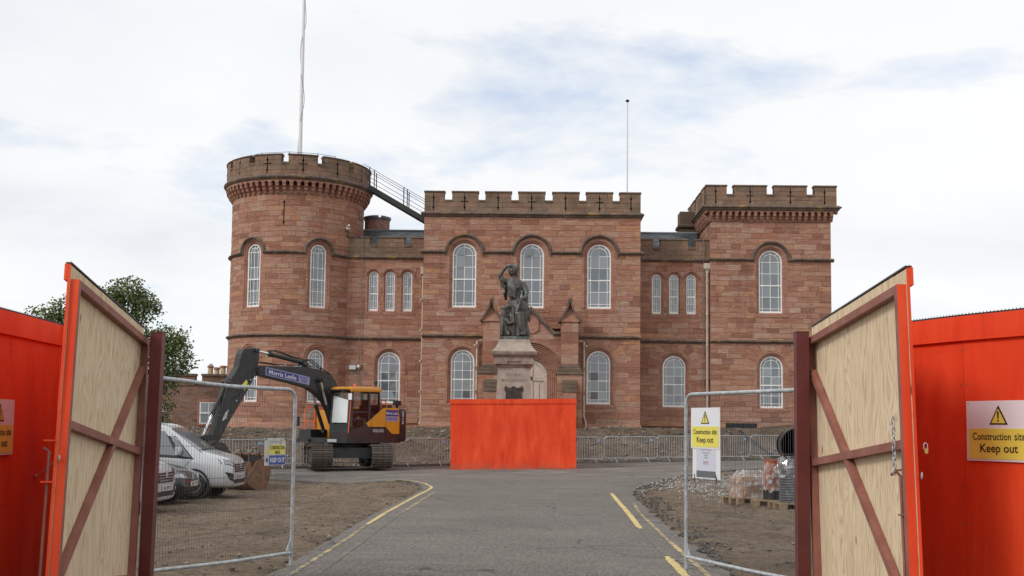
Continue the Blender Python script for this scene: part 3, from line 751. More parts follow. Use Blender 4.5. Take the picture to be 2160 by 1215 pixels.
core.build('central_block', STONE_PLAIN, castle, C0)
b = MB(); b.rect_band(X0, X1, YC, 66, [(.10, ZB - .5), (.10, 1.66), (.02, 1.83)]); b.build('plinth', STONE_PLAIN, castle, C0)
def cornice(x0, x1, y0, y1, z, pr=.0):
    b = MB(); b.rect_band(x0, x1, y0, y1, [(pr + .01, z - .16), (pr + .07, z - .10), (pr + .09, z - .04), (pr + .17, z), (pr + .17, z + .05), (pr + .02, z + .14)]); return b.build('cornice', MOULD, castle, C0)
cornice(X0, X1, YC, 66, 12.36)
def battlement(mp, u0, u1, z0, zc, z1, crens, slits, seed, curved=False, lip=0.0, wth=.85, thick=.45, closed=False):
    Hs = [crenel(a, c, zc) for a, c in crens] + [slit_hole(*s) for s in slits]
    lay(mp, u0, u1, z0, z1 - .10, Hs, seed, .27, curved, wth, (.5, 1.3), lip=lip)
    edges = [u0] + [q for c in crens for q in c] + [u1]
    mer = [(edges[i], edges[i + 1]) for i in range(0, len(edges), 2)]
    if closed: mer = mer[:-1]
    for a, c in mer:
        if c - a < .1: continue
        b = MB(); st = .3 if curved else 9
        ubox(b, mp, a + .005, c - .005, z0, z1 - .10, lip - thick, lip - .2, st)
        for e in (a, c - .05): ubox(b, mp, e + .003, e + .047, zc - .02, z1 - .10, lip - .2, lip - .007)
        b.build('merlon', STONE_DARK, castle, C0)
        b = MB(); n = max(1, int(ceil((c - a) / .4))) if curved else 1; LL = []
        for i in range(n + 1):
            u = a - .03 + (c - a + .06) * i / n
            LL.append([mp(u, z1 - .10, lip - thick - .03), mp(u, z1 - .10, lip + .045), mp(u, z1 - .055, lip + .06), mp(u, z1, lip - .06), mp(u, z1, lip - thick)])
        b.loops(LL); b.build('coping', MOULD, castle, C0)
    for a, c in crens:
        b = MB(); LL = []
        for i in range(3):
            u = a + .002 + (c - a - .004) * i / 2
            LL.append([mp(u, zc - .12, lip - thick), mp(u, zc - .12, lip + .04), mp(u, zc - .05, lip + .05), mp(u, zc + .01, lip - .1), mp(u, zc + .01, lip - thick)])
        b.loops(LL); b.build('crenel_sill', MOULD, castle, C0)
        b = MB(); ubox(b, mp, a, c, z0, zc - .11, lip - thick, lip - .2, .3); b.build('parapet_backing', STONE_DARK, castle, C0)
CR = [(-4.51, -4.12), (-2.79, -2.43), (-1.11, -.75), (.60, .98), (2.33, 2.69), (4.03, 4.39)]
SL = [(x, 12.66, 13.26, k % 2 == 1) for k, x in enumerate((-5.06, -3.48, -1.78, -.08, 1.64, 3.36, 4.95))]
battlement(mc, X0, X1, 12.49, 13.11, 13.58, CR, SL, 4)
b = MB()
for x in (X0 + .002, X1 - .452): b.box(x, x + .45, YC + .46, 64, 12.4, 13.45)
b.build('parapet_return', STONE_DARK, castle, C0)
b = MB(); b.box(X0 + .5, X1 - .5, YC + 2.2, 65.9, 12.9, 13.34); b.build('lead_roof', mat('lead_roof', (.16, .17, .19), .5, var=.2, vscale=2), castle, C0)

# --- links
ml = flat(59.2); HL = [opening(ml, c, 7.62, 'small') for c in (-8.345, -7.475, -6.56)] + [opening(ml, -7.46, 2.79, 'lower', fan=True, seed=9)]
HR = [opening(ml, c, 7.62, 'small') for c in (6.505, 7.405, 8.295)] + [opening(ml, 7.42, 2.75, 'lower', fan=True, seed=10)]
for (a, c, hh, sd_) in ((-10.3, X0, HL, 20), (X1, 9.24, HR, 30)):
    lay(ml, a, c, 1.75, ZS1 - .06, hh, sd_); lay(ml, a, c, ZS1 - .06, ZS2, hh, sd_ + 1); string(ml, a, c, ZS1); string(ml, a, c, ZS2)
    core = MB(); core.box(a - .3, c + .2, 59.5, 65.4, .4, 11.2); core.build('link_range', STONE_PLAIN, castle, C0)
    b = MB(); b.box(a, c, 59.1, 59.4, .4, 1.7); b.build('plinth', STONE_PLAIN, castle, C0)
battlement(ml, -10.3, X0, ZS2 + .02, 11.12, 11.56, [(-8.57, -8.18), (-6.75, -6.36)], [], 40, thick=.4)
battlement(ml, X1, 9.24, ZS2 + .02, 11.12, 11.58, [(6.30, 6.69), (8.13, 8.53)], [], 41, thick=.4)
for c in (-8.345, -7.475, -6.56, 6.505, 7.405, 8.295):
    b = MB(); sweep(b, ml, [(c - .40 * cos(pi * i / 14), 9.46 + .40 * sin(pi * i / 14)) for i in range(15)], [(-.045, 0), (-.03, .06), (.03, .06), (.045, 0)]); b.build('hood_mould', STONE_PLAIN, castle, C0, smooth=40)
def slates(a, c, seed):
    SLT = mat('roof_slate', (.045, .050, .060), .42, var=.45, vscale=2.3, coord='World')
    base = MB(); base.hexa([(a, 59.75, 10.9), (c, 59.75, 10.9), (c, 62.0, 10.9), (a, 62.0, 10.9), (a, 59.75, 11.02), (c, 59.75, 11.02), (c, 61.9, 12.3), (a, 61.9, 12.3)])
    base.build('slate_roof', SLT, castle, C0)
    r = random.Random(seed); b = MB(); t = 0.0; k = 0
    while t < 1.0:
        x = a + (k % 2) * .14
        while x < c - .1:
            w = min(c - x, r.uniform(.24, .32)); y0 = 59.75 + 2.15 * t; z0 = 11.04 + 1.28 * t; y1 = y0 + .30; z1 = z0 + .18; h = r.uniform(.014, .03)
            b.hexa([(x, y0, z0), (x + w - .012, y0, z0), (x + w - .012, y1, z1), (x, y1, z1), (x, y0, z0 + h), (x + w - .012, y0, z0 + h), (x + w - .012, y1, z1 + .004), (x, y1, z1 + .004)]); x += w
        t += .085; k += 1
    b.build('slates', SLT, castle, C0, kind='stuff')
    b = MB(); b.tube([(a, 61.9, 12.33), (c, 61.9, 12.33)], .07, 8); b.build('roof_ridge', mat('lead_ridge', (.17, .18, .20), .5), castle, C0)
slates(-10.2, X0, 5); slates(X1, 9.0, 6)

# --- square right tower
RX0, RX1, RY, RYB = 9.22, 15.45, 58.7, 65.0
mr = flat(RY); HRT = [opening(mr, 12.34, 7.66, 'upper'), opening(mr, 12.36, 2.75, 'lower', fan=True, seed=12)]
lay(mr, RX0, RX1, 1.75, ZS1 - .06, HRT, 50); lay(mr, RX0, RX1, ZS1 - .06, ZS2, HRT, 51); lay(mr, RX0, RX1, ZS2, 12.95, HRT, 52)
string(mr, RX0 - .02, RX1 + .02, ZS1); string(mr, RX0 - .1, RX1 + .14, ZS2, (12.34,), .93, 10.40)
core = MB(); core.box(RX0 + .02, RX1 - .02, RY + .32, RYB, .4, 13.3); core.box(RX0 + .02, RX0 + .3, RY + .012, RY + .33, .4, 13.2); core.box(RX1 - .3, RX1 - .02, RY + .012, RY + .33, .4, 13.2); core.build('square_tower', STONE_PLAIN, castle, C0)
b = MB(); b.rect_band(RX0, RX1, RY, RYB, [(.10, .4), (.10, 1.6), (.02, 1.76)]); b.build('plinth', STONE_PLAIN, castle, C0)
lay(leftface(RX0 + .02), RY + .5, RYB, 10.9, 12.95, [], 53)
PR = .30
for nm, z in (('cornice', 13.10),): cornice(RX0, RX1, RY, RYB, z, PR)
def corbel_mesh(w, dep, h):
    b = MB(); b.prism([(0, 0), (.30 * dep, .02 * h), (.42 * dep, .24 * h), (.62 * dep, .30 * h), (.72 * dep, .58 * h), (.94 * dep, .66 * h), (dep, h), (0, h)], lambda a, c, d: (d, -a, c), -w / 2, w / 2)
    me = b.build('corbel', STONE_PLAIN, castle); data = me.data; bpy.data.objects.remove(me); return data
def arcade(mp, u0, u1, nb, z0, zt, dep, name='corbel_arcade'):
    """lintel band with a small round arch between every two corbels"""
    b = MB(); pw = (u1 - u0) / nb; r_ = pw * .27; k = 10; us = []; zl = []
    for i in range(nb):
        uc = u0 + (i + .5) * pw
        us.append(u0 + i * pw); zl.append(z0)
        for q in range(k + 1):
            a = pi * q / k; us.append(uc - r_ * cos(a)); zl.append(z0 + r_ * sin(a))
    us.append(u1); zl.append(z0)
    vs = []
    for u, z in zip(us, zl): vs += [mp(u, z, dep), mp(u, zt, dep), mp(u, z, 0)]
    fs = []
    for i in range(len(us) - 1): fs += [(3 * i, 3 * i + 3, 3 * i + 4, 3 * i + 1), (3 * i + 2, 3 * i + 5, 3 * i + 3, 3 * i)]
    b.add(vs, fs); return b.build(name, STONE_PLAIN, castle, C0, recalc=False)
CM = corbel_mesh(.15, PR - .01, .40)
def corbels(mp, u0, u1, nb, z0, me):
    pw = (u1 - u0) / nb
    for i in range(nb + 1):
        p = mp(u0 + i * pw, z0, 0); q = mp(u0 + i * pw, z0, 1.0)
        link('corbel', me, castle, loc=(p[0] - C0[0], p[1] - C0[1], p[2] - C0[2]), rot=(0, 0, atan2(q[0] - p[0], -(q[1] - p[1]))))
corbels(mr, RX0, RX1, 19, 12.42, CM); arcade(mr, RX0 - PR, RX1 + PR, 21, 12.82, 12.97, PR)
mL = leftface(RX0); corbels(mL, RY + .2, RYB - .2, 18, 12.42, CM); arcade(mL, RY - PR, RYB, 20, 12.82, 12.97, PR)
battlement(mr, RX0 - PR + .05, RX1 + PR - .05, 13.22, 13.82, 14.32, [(10.03, 10.40), (12.10, 12.48), (14.17, 14.56)], [(9.46, 13.36, 13.98, False), (11.24, 13.36, 13.98, True), (13.32, 13.36, 13.98, True), (15.08, 13.36, 13.98, False)], 54, lip=PR - .03)
battlement(mL, RY - PR + .5, RYB, 13.22, 13.82, 14.32, [(59.9, 60.3), (61.9, 62.3), (63.8, 64.2)], [(61.1, 13.36, 13.98, True)], 55, lip=PR - .03)
b = MB(); b.box(RX1 - .1, RX1 + PR - .05, RY + .2, RYB, 13.1, 14.25); b.box(RX0 - PR + .06, RX1, RYB - .4, RYB, 13.1, 14.25); b.build('parapet_return', STONE_DARK, castle, C0)
b = MB(); b.rect_band(8.15, 9.1, 62.5, 63.6, [(0, 10.5), (0, 12.7), (.12, 12.78), (.12, 12.9), (0, 12.98), (0, 13.66)]); b.build('stair_turret', STONE_DARK, castle, C0)

# --- round tower
TX, TY, TR = -12.74, 60.95, 3.5
mt = cyl(TX, TY, TR); A = lambda d: radians(d) * TR
HT = [opening(mt, A(a), 7.62, 'tower_upper') for a in (-29, 30)] + [opening(mt, A(a), 2.75, 'tower_lower') for a in (-29, 30)] + [slit_hole(A(-.5), 11.9, 13.05, False)]
u0_, u1_ = A(-115), A(115)
lay(mt, u0_, u1_, 1.7, ZS1 - .06, HT, 60, curved=True); lay(mt, u0_, u1_, ZS1 - .06, ZS2, HT, 61, curved=True); lay(mt, u0_, u1_, ZS2, 13.9, HT, 62, curved=True)
string(mt, u0_, u1_, ZS1); string(mt, u0_, u1_, ZS2, (A(-29), A(30)), .74, 10.44)
for a in (-29, 30):      # plain roll over the lower windows
    b = MB(); sweep(b, mt, [(A(a) - .72 * cos(pi * i / 14), 5.02 + .72 * sin(pi * i / 14)) for i in range(15)], [(-.05, 0), (-.03, .05), (.03, .05), (.05, 0)]); b.build('hood_mould', STONE_PLAIN, castle, C0, smooth=40)
b = MB(); b.lathe([(TR - .32, .3), (TR - .32, 14.2)], (TX, TY, 0), 48)
b.build('round_tower', STONE_PLAIN, castle, C0, smooth=30)
b = MB(); b.lathe([(TR - .012, .3), (TR - .012, 14.0)], (TX, TY, 0), 72, cap=False)   # rear half of the shell
b.f = [f for f in b.f if sum(b.v[i][1] for i in f) / len(f) > TY + 1.7]; b.mi = [0] * len(b.f); b.build('tower_shell', STONE_PLAIN, castle, C0, smooth=30, recalc=False)
b = MB(); b.lathe([(TR + .10, .3), (TR + .10, 1.55), (TR + .02, 1.72)], (TX, TY, 0), 72); b.build('plinth', STONE_PLAIN, castle, C0, smooth=30)
TP = .36; NB = 64
CT = corbel_mesh(.17, TP - .02, .52)
corbels(mt, A(-180), A(180) - 2 * pi * TR / NB, NB - 1, 13.46, CT); arcade(mt, A(-180), A(180), NB, 13.96, 14.16, TP)
b = MB(); b.lathe([(TR + TP - .01, 14.10), (TR + TP + .07, 14.16), (TR + TP + .13, 14.24), (TR + TP + .13, 14.30), (TR + TP, 14.40)], (TX, TY, 0), 72, cap=False); b.build('cornice', MOULD, castle, C0, smooth=30)
per = 360 / 13.0; cr = []; sl = []
for k in range(-6, 7):
    c = k * per + .3; cr.append((A(c - 2.7), A(c + 2.7))); sl.append((A(c + per / 2), 14.58, 15.18, k in (-1, 0)))
battlement(mt, A(-6 * per + .3 - 2.7) - .002, A(6.5 * per + per / 2 + .3 - 2.7) , 14.38, 15.04, 15.48, [(A(-6 * per + .3 - 2.7), A(-6 * per + .3 + 2.7))] + cr[1:], sl, 63, curved=True, lip=TP - .03)
b = MB(); b.lathe([(0.01, 14.2), (TR, 14.22), (TR, 14.25), (.01, 14.4)], (TX, TY, 0), 32); b.build('tower_roof', STONE_DARK, castle, C0)

# brick chimney behind the left link, with lead capping
BRK = mat('chimney_brick', (.40, .205, .165), .9, var=.25, vscale=6, coord='World')
b = MB(); b.lathe([(.675, 11.0), (.675, 13.15)], (-8.74, 63, 0), 40); chim = b.build('chimney_stack', mat('pale_mortar', (.50, .44, .38), .95), castle, C0)
r = random.Random(4); bb = MB()
for k in range(14):
    z = 12.0 + k * .085
    for i in range(16):
        a0 = (i + (k % 2) * .5) * 2 * pi / 16; a1 = a0 + 2 * pi / 16 - .03
        P = []
        for zz in (z, z + .072):
            for a, R in ((a0, .60), (a0, .70), (a1, .70), (a1, .60)): P.append((-8.74 + R * sin(a), 63 - R * cos(a), zz))
        bb.hexa([P[0], P[1], P[2], P[3], P[4], P[5], P[6], P[7]])
bb.build('chimney_bricks', BRK, castle, C0, kind='stuff')
b = MB(); LEAD = mat('lead_cap', (.13, .14, .16), .5)
for i in range(4):
    a0 = i * pi / 2 + .5; LL = []
    for q in range(7):
        a = a0 + (pi / 2 - .28) * q / 6
        LL.append([(-8.74 + R * sin(a), 63 - R * cos(a), z) for R, z in ((.58, 13.12), (.78, 13.12), (.78, 13.24), (.58, 13.3))])
    b.loops(LL)
b.lathe([(.72, 13.02), (.72, 13.12)], (-8.74, 63, 0), 20)
b.build('lead_capping', LEAD, castle, C0)

# --- porch
PY = 55.9; PC = -.06; mp_ = flat(PY)
dh = arch_hole(PC, 1.62, 0, 4.15)
gab = lambda z: 1.15 - max(0, z - 6.2) * (1.15 / 1.23)
class Gable(Hole): pass
lay(mp_, PC - 1.6, PC + 1.6, 1.2, 6.2, [dh], 70)
gb_ = MB()
pw = MB(); pw.prism([(PC - 1.6, 1.0), (PC - 1.6, 6.2), (PC - 1.15, 6.2), (PC, 7.43), (PC + 1.15, 6.2), (PC + 1.6, 6.2), (PC + 1.6, 1.0)], lambda a, c, d: (a, d, c), PY + .9, YC + .4); pw.build('porch_wall', STONE_PLAIN, castle, C0)
gp = MB(); gp.prism([(PC - 1.15, 6.2), (PC, 7.40), (PC + 1.15, 6.2)], lambda a, c, d: (a, d, c), PY + .005, PY + .92); gp.build('gable', STONE_PLAIN, castle, C0)
b = MB(); q = [(PC - 1.62, 6.24), (PC - 1.15, 6.24), (PC, 7.46), (PC + 1.15, 6.24), (PC + 1.62, 6.24)]
sweep(b, mp_, q, [(-.09, -.3), (-.09, .10), (.0, .16), (.09, .10), (.09, -.6)]); b.build('gable_coping', MOULD, castle, C0)
b = MB(); b.prism([(-.30, .62), (.30, .62), (.30, .12), (.12, -.02), (0, -.08), (-.12, -.02), (-.30, .12)], lambda a, c, d: (PC + .10 + a, PY - d, 6.30 + c), -.02, .06); b.build('carved_shield', STONE_PLAIN, castle, C0)
b = MB()                                        # stepped arch orders of the doorway
prof = [(0.0, -.60)]
for i in range(8):
    n0 = i * .093; d0 = -.36 + i * .044
    prof += [(n0, d0 - .012), (n0 + .022, d0 + .022), (n0 + .056, d0 + .022), (n0 + .074, d0 - .006)]
prof += [(.75, -.02), (.77, .05), (.84, .06), (.86, -.02)]
sweep(b, mp_, arch_path(PC, .86, 1.2, 4.15, 22), prof); b.build('doorway_arch', STONE_PLAIN, castle, C0, smooth=30)
DOORM = mat('pale_painted_door', (.56, .455, .385), .6, var=.08, vscale=3)
b = MB(); b.prism([(PC - .86, 1.2)] + [(PC - .86 * cos(pi * i / 20), 4.15 + .86 * sin(pi * i / 20)) for i in range(21)] + [(PC + .86, 1.2)], lambda a, c, d: (a, PY + d, c), .52, .58); door = b.build('door', DOORM, castle, C0)
b = MB()
def arc_in(R, a, c): return [(PC + a, c)]
for x in (-.46, -.30 + .76 - .46 + .16): pass
STR = MB()
STR.box(PC - .14, PC + .14, PY + .47, PY + .53, 1.2, 4.98); STR.box(PC - .84, PC + .84, PY + .47, PY + .53, 3.92, 4.14); STR.box(PC - .84, PC - .68, PY + .47, PY + .53, 1.2, 3.92); STR.box(PC + .68, PC + .84, PY + .47, PY + .53, 1.2, 3.92); STR.box(PC - .45, PC - .37, PY + .48, PY + .53, 1.2, 3.85); STR.box(PC + .37, PC + .45, PY + .48, PY + .53, 1.2, 3.85)
sweep(STR, mp_, [(PC - .76 * cos(pi * i / 18), 4.15 + .76 * sin(pi * i / 18)) for i in range(19)], [(.085, -.53), (.085, -.47), (-.085, -.47), (-.085, -.53)])
STR.build('door_stiles', DOORM, door, (0, 0, 0))
ST = MB()
def stud(x, z): ST.add([(x - .018, PY + .468, z - .018), (x + .018, PY + .468, z - .018), (x + .018, PY + .468, z + .018), (x - .018, PY + .468, z + .018), (x, PY + .445, z)], [(0, 1, 4), (1, 2, 4), (2, 3, 4), (3, 0, 4)])
z = 2.4
while z < 4.9:
    for x in (-.09, .09): stud(PC + x, z)
    if z < 3.9:
        for x in (-.80, -.72, .72, .80): stud(PC + x, z)
    z += .07
x = -.62
while x < .64:
    for zz in (3.97, 4.09): stud(PC + x, zz)
    x += .07
for i in range(30):
    a = pi * i / 29
    for R in (.71, .80): stud(PC - R * cos(a), 4.17 + R * sin(a))
ST.build('door_studs', DOORM, door, kind='stuff')
for ch in door.children: ch.location = (-C0[0], -C0[1], -C0[2])
for sx in (-1, 1):
    bc = PC + sx * 1.92
    b = MB(); b.box(bc - .42, bc + .42, PY - .35, PY + 1.2, 1.0, 6.80); b.build('buttress', STONE_PLAIN, castle, C0)
    lay(flat(PY - .352), bc - .42, bc + .42, 4.75, 6.80, [], 71 + sx, .52, wr=(1.2, 1.5)); 
    b = MB(); b.box(bc - .62, bc + .62, PY - .50, PY + 1.0, 1.0, 4.22); b.build('buttress_base', STONE_PLAIN, castle, C0)
    lay(flat(PY - .502), bc - .62, bc + .62, 1.2, 4.2, [], 75 + sx, .42)
    for k in range(3):
        w0 = .68 - .085 * k; b = MB(); z = 4.22 + .17 * k; y = PY - .58 + .075 * k
        b.hexa([(bc - w0, y, z), (bc + w0, y, z), (bc + w0, PY + .9, z), (bc - w0, PY + .9, z), (bc - w0 + .09, y + .09, z + .165), (bc + w0 - .09, y + .09, z + .165), (bc + w0 - .09, PY + .9, z + .165), (bc - w0 + .09, PY + .9, z + .165)]); b.build('weathering_course', STONE_DARK, castle, C0)
    b = MB(); b.box(bc - .32, bc + .32, PY - .80, PY - .45, 1.0, 3.35); b.build('buttress_foot', STONE_PLAIN, castle, C0)
    for k in range(3):
        z = 3.35 + .2 * k; y = PY - .84 + .10 * k; b = MB()
        b.hexa([(bc - .35, y, z), (bc + .35, y, z), (bc + .35, PY - .4, z), (bc - .35, PY - .4, z), (bc - .34, y + .10, z + .19), (bc + .34, y + .10, z + .19), (bc + .34, PY - .4, z + .19), (bc - .34, PY - .4, z + .19)]); b.build('weathering_course', STONE_DARK, castle, C0)
    b = MB(); LL = []          # swept gablet spire
    for t in [0, .12, .25, .4, .6, .8, 1.0]:
        hw = .50 * (1 - t) ** 1.6 + .045; z = 6.80 + 1.02 * t
        LL.append([(bc - hw, PY - .35 - .08 + .3 * t, z), (bc + hw, PY - .35 - .08 + .3 * t, z), (bc + hw, PY + .9 - .3 * t, z), (bc - hw, PY + .9 - .3 * t, z)])
    b.loops(LL); pin = b.build('pinnacle', STONE_PLAIN, castle, C0)
    b = MB()
    for sg in (-1, 1):
        P = [(bc + sg * (.52 * (1 - t) ** 1.6 + .05), 6.78 + 1.06 * t) for t in [0, .12, .25, .4, .6, .8, 1.0]]
        sweep(b, flat(PY - .36), P if sg < 0 else P[::-1], [(-.05, -.5), (-.05, .13), (.035, .15), (.05, -.5)])
    b.build('pinnacle_coping', MOULD, castle, C0)
    b = MB(); b.ball((bc, PY - .20, 7.90), .095, 10, 6); b.tube([(bc, PY - .2, 7.75), (bc, PY - .2, 7.86)], .05, 8); b.build('finial', MOULD, castle, C0, smooth=40)

# --- assemble stones: the 300 largest as single objects, the rest as one part
STONES.sort(key=lambda s: -s[0])
mortar.build('mortar_bed', MORTAR, castle, C0, recalc=False)
for area, vs, fs, tn, wt in STONES[:300]:
    me = bpy.data.meshes.new('stone'); me.from_pydata([(x - C0[0], y - C0[1], z - C0[2]) for x, y, z in vs], [], fs); me.materials.append(STONE)
    set_attrs(me, [tn] * len(vs), [wt] * len(vs)); link('stone', me, castle)
b = MB(); tv = []; wv = []
for area, vs, fs, tn, wt in STONES[300:]:
    b.add(vs, fs); tv += [tn] * len(vs); wv += [wt] * len(vs)
o = b.build('ashlar_stones', STONE, castle, C0, recalc=False, kind='stuff'); set_attrs(o.data, tv, wv)

# --- pipes, cables, fittings
PIPE = mat('cream_pipe', (.52, .44, .36), .5, var=.1, vscale=3); CABLE = mat('grey_cable', (.17, .16, .16), .6)
def pipe(pts, r=.055, collars=(), name='downpipe'):
    b = MB(); b.tube(pts, r, 8)
    for z in collars: b.tube([(pts[-1][0], pts[-1][1], z - .05), (pts[-1][0], pts[-1][1], z + .05)], r * 1.35, 8)
    return b.build(name, PIPE, castle, C0, smooth=40)
pipe([(-5.72, 59.05, 9.6), (-5.72, 59.05, 1.9), (-5.78, 58.9, 1.7)], .05, (8.2, 6.6, 5.0, 3.4))
b = MB(); b.box(-5.86, -5.58, 58.95, 59.18, 9.55, 9.95); b.build('rainwater_hopper', PIPE, castle, C0)
pipe([(9.10, 59.0, 10.1), (9.10, 59.0, 1.5)], .065, (9.3, 7.6, 6.0, 4.3, 2.8))
b = MB(); b.loops([[(9.10 + dx * w, 59.02 + dy * w * .8, z) for dx, dy in ((-1, -1), (1, -1), (1, 1), (-1, 1))] for w, z in ((.08, 9.75), (.09, 9.85), (.19, 9.98), (.19, 10.22), (.16, 10.25))]); b.build('rainwater_hopper', PIPE, castle, C0)
for sx, xx in ((-1, -2.74), (1, 2.62)):
    pipe([(xx - sx * .25, 56.85, 5.95), (xx, 56.85, 5.92), (xx, 56.85, 2.2), (xx + .10 * sx, 56.75, 1.9), (xx + .10 * sx, 56.75, 1.6)], .05, (5.7, 4.6, 3.4))
for x in (-8.98, 8.92):
    b = MB(); b.tube([(x, 59.08, 11.6), (x + .02, 59.08, 9), (x, 59.08, 6), (x - .03, 59.08, 3.4)], .02, 6); b.build('cable', CABLE, castle, C0)
# ------------------------------------------------------------------ poles, gangway, fittings on the castle
POLE = mat('white_pole', (.74, .74, .75), .4)
def flagpole(x, y, z0, z1, r0, r1, label, ball=True):
    t = thing('flagpole', label, 'flagpole', (x, y, z0), group='flagpoles on the castle')
    b = MB(); b.tube([(0, 0, 0), (0, 0, (z1 - z0) * .5), (0, 0, z1 - z0)], [r0, (r0 + r1) / 2, r1], 10); b.build('pole', POLE, t, smooth=40)
    b = MB(); b.lathe([(.02, z1 - z0 - .02), (.10, z1 - z0 + .03), (.11, z1 - z0 + .08), (.02, z1 - z0 + .14)], n=10); b.build('truck', BLACK if ball else POLE, t, smooth=60)
    if r0 < .1: return
    b = MB(); P = [(r0 * 1.15 * cos(k * .4), r0 * 1.15 * sin(k * .9), .3 + k * (z1 - z0 - 1) / 40) for k in range(41)]
    b.tube(P, .012, 4); b.tube([(0, 0, .75), (0, 0, .83)], r0 * 1.5, 10); b.build('halyard', CABLE, t)
flagpole(-12.77, 61.0, 14.35, 27.5, .115, .075, 'tall white flagpole on the round tower')
flagpole(5.0, 60.0, 13.0, 19.1, .05, .035, 'thin white flagpole above right end of central block')
STEEL = mat('dark_painted_steel', (.022, .024, .026), .5, var=.2, vscale=4)
t = thing('roof_gangway', 'black steel gangway sloping from round tower to central roof', 'gangway', (-8.85, 60, 14.40))
d = Vector((3.2, 0, -1.84)); u = d.normalized()
for y in (0, .85):
    b = MB(); b.beam((0, y, -.02), tuple(d + Vector((0, y, -.02))), .06, .26); b.build('stringer', STEEL, t)
for i in range(9):
    p = d * (i + .5) / 9; b = MB(); b.box(p.x - .13, p.x + .13, .03, .82, p.z + .02, p.z + .05); b.build('tread', STEEL, t)
for y in (0, .85):
    for f in ((.02, .10, .60, .66) if y == 0 else (.10, .66)):
        p = d * f; b = MB(); b.beam((p.x, y, p.z), (p.x, y, p.z + 1.08), .05, .05, (1, 0, 0)); b.build('rail_post', STEEL, t)
    for h in ((.32, .55, .80, 1.06) if y == 0 else (1.06,)):
        b = MB(); b.tube([(-.3, y, h + .16), tuple(d * 1.02 + Vector((0, y, h)))], .014, 6); b.build('handrail', STEEL, t)
t = thing('roof_handrail', 'thin wire safety rail around the round tower roof', 'handrail', (TX, TY, 14.4))
A5 = [radians(a) for a in (-52, -26, 2, 28, 46)]
for a in A5:
    b = MB(); b.tube([(3.2 * sin(a), -3.2 * cos(a), 0), (3.2 * sin(a), -3.2 * cos(a), 1.30)], .022, 6); b.build('rail_post', STEEL, t)
b = MB(); b.tube([(3.2 * sin(a), -3.2 * cos(a), 1.29) for a in A5], .012, 5)
b.tube([(3.2 * sin(A5[0]) - .35 * sin(k * .5), -3.2 * cos(A5[0]), 1.0 + .3 * cos(k * .5)) for k in range(6)], .012, 5); b.build('rail_wire', STEEL, t)
PLW = mat('white_plastic', (.62, .62, .62), .4)
t = thing('security_camera', 'small security camera on a bracket on the round tower', 'camera', (-9.72, 59.0, 11.75), group='cameras and lamps on the castle wall')
b = MB(); b.tube([(0, .25, -.3), (0, 0, -.25), (0, 0, .05)], .025, 6); b.build('bracket', STEEL, t); b = MB(); b.ball((0, -.05, .16), (.11, .13, .10)); b.tube([(.0, -.08, .22), (.10, -.30, .30)], .06, 8); b.build('housing', PLW, t, smooth=40)
t = thing('security_camera', 'white security camera and junction box on left link wall', 'camera', (-9.15, 59.05, 4.60), group='cameras and lamps on the castle wall')
b = MB(); b.box(-.34, 0, -.08, .12, -.08, .14); b.build('junction_box', PLW, t); b = MB(); b.ball((.16, -.12, .06), .10); b.build('dome', PLW, t, smooth=50)

# ------------------------------------------------------------------ low annex on the far left
RUB = None
def rubble():
    n = N('rubble_sandstone', .92)
    v = n.vor(n.mp(n.pos, (1.0, 1.0, 2.2)), 2.0, 'Color'); sp = n.t.nodes.new('ShaderNodeSeparateColor'); n.l(v, sp.inputs[0])
    c = n.ramp(sp.outputs[0], [(0.0, (.145, .078, .056)), (.4, (.205, .118, .086)), (.7, (.235, .150, .112)), (1.0, (.26, .115, .07))])
    n.color(n.mix(n.ramp(n.noise(n.pos, 12, 4), [(.3, .5), (.6, 0.0)]), c, (.11, .065, .05))); n.bump(n.vor(n.mp(n.pos, (1, 1, 2.2)), 2.0), .6, .05); return n.M
RUB = rubble()
AX = (-21.2, 76.5, 0.0); AR = 5.4
t = thing('annex_building', 'low rounded sandstone annex with parapet left of the castle', 'building', AX)
am = cyl(0, 0, AR)
b = MB(); b.lathe([(AR - .01, -.5), (AR - .01, 4.25)], n=48); b.build('wall', RUB, t, smooth=30)
for a0, a1 in ((-62, 1.0), (5.5, 62)):
    b = MB(); ubox(b, am, radians(a0) * AR, radians(a1) * AR, 4.0, 4.62, -.4, .05, .3); b.build('merlon', RUB, t)
    b = MB(); ubox(b, am, radians(a0 - .4) * AR, radians(a1 + .4) * AR, 4.6, 4.74, -.45, .12, .3); b.build('coping', MOULD, t)
b = MB(); ubox(b, am, radians(.6) * AR, radians(5.9) * AR, 4.08, 4.22, -.4, .10, .3); b.build('coping', MOULD, t)
for a, w, z0, z1 in ((10.5, .55, 1.62, 2.95), (-24, .42, 1.55, 2.8)):
    u = radians(a) * AR
    b = MB(); ubox(b, am, u - w - .14, u + w + .14, z0 - .12, z1 + .2, -.05, .03); b.build('window_surround', STONE_PLAIN, t)
    wn_ = MB(); ubox(wn_, am, u - w, u + w, z0, z1, .0, .036); wo = wn_.build('window', WHITE, t)
    for i in range(2):
        for j in range(2):
            q = MB(); ubox(q, am, u - w + .07 + i * (w - .05), u - .03 + i * (w - .05), z0 + .07 + j * (z1 - z0) / 2, z0 + (z1 - z0) / 2 - .04 + j * (z1 - z0) / 2, .03, .042); q.build('pane', GLASS, wo)
POT = mat('clay_chimney_pot', (.45, .34, .21), .85, var=.2, vscale=4); POTT = mat('terracotta_rim', (.30, .16, .10), .85)
st = MB(); st.box(-1.1, 1.0, .4, 1.2, 3.8, 4.78); st.build('chimney_stack', STONE_DARK, t)
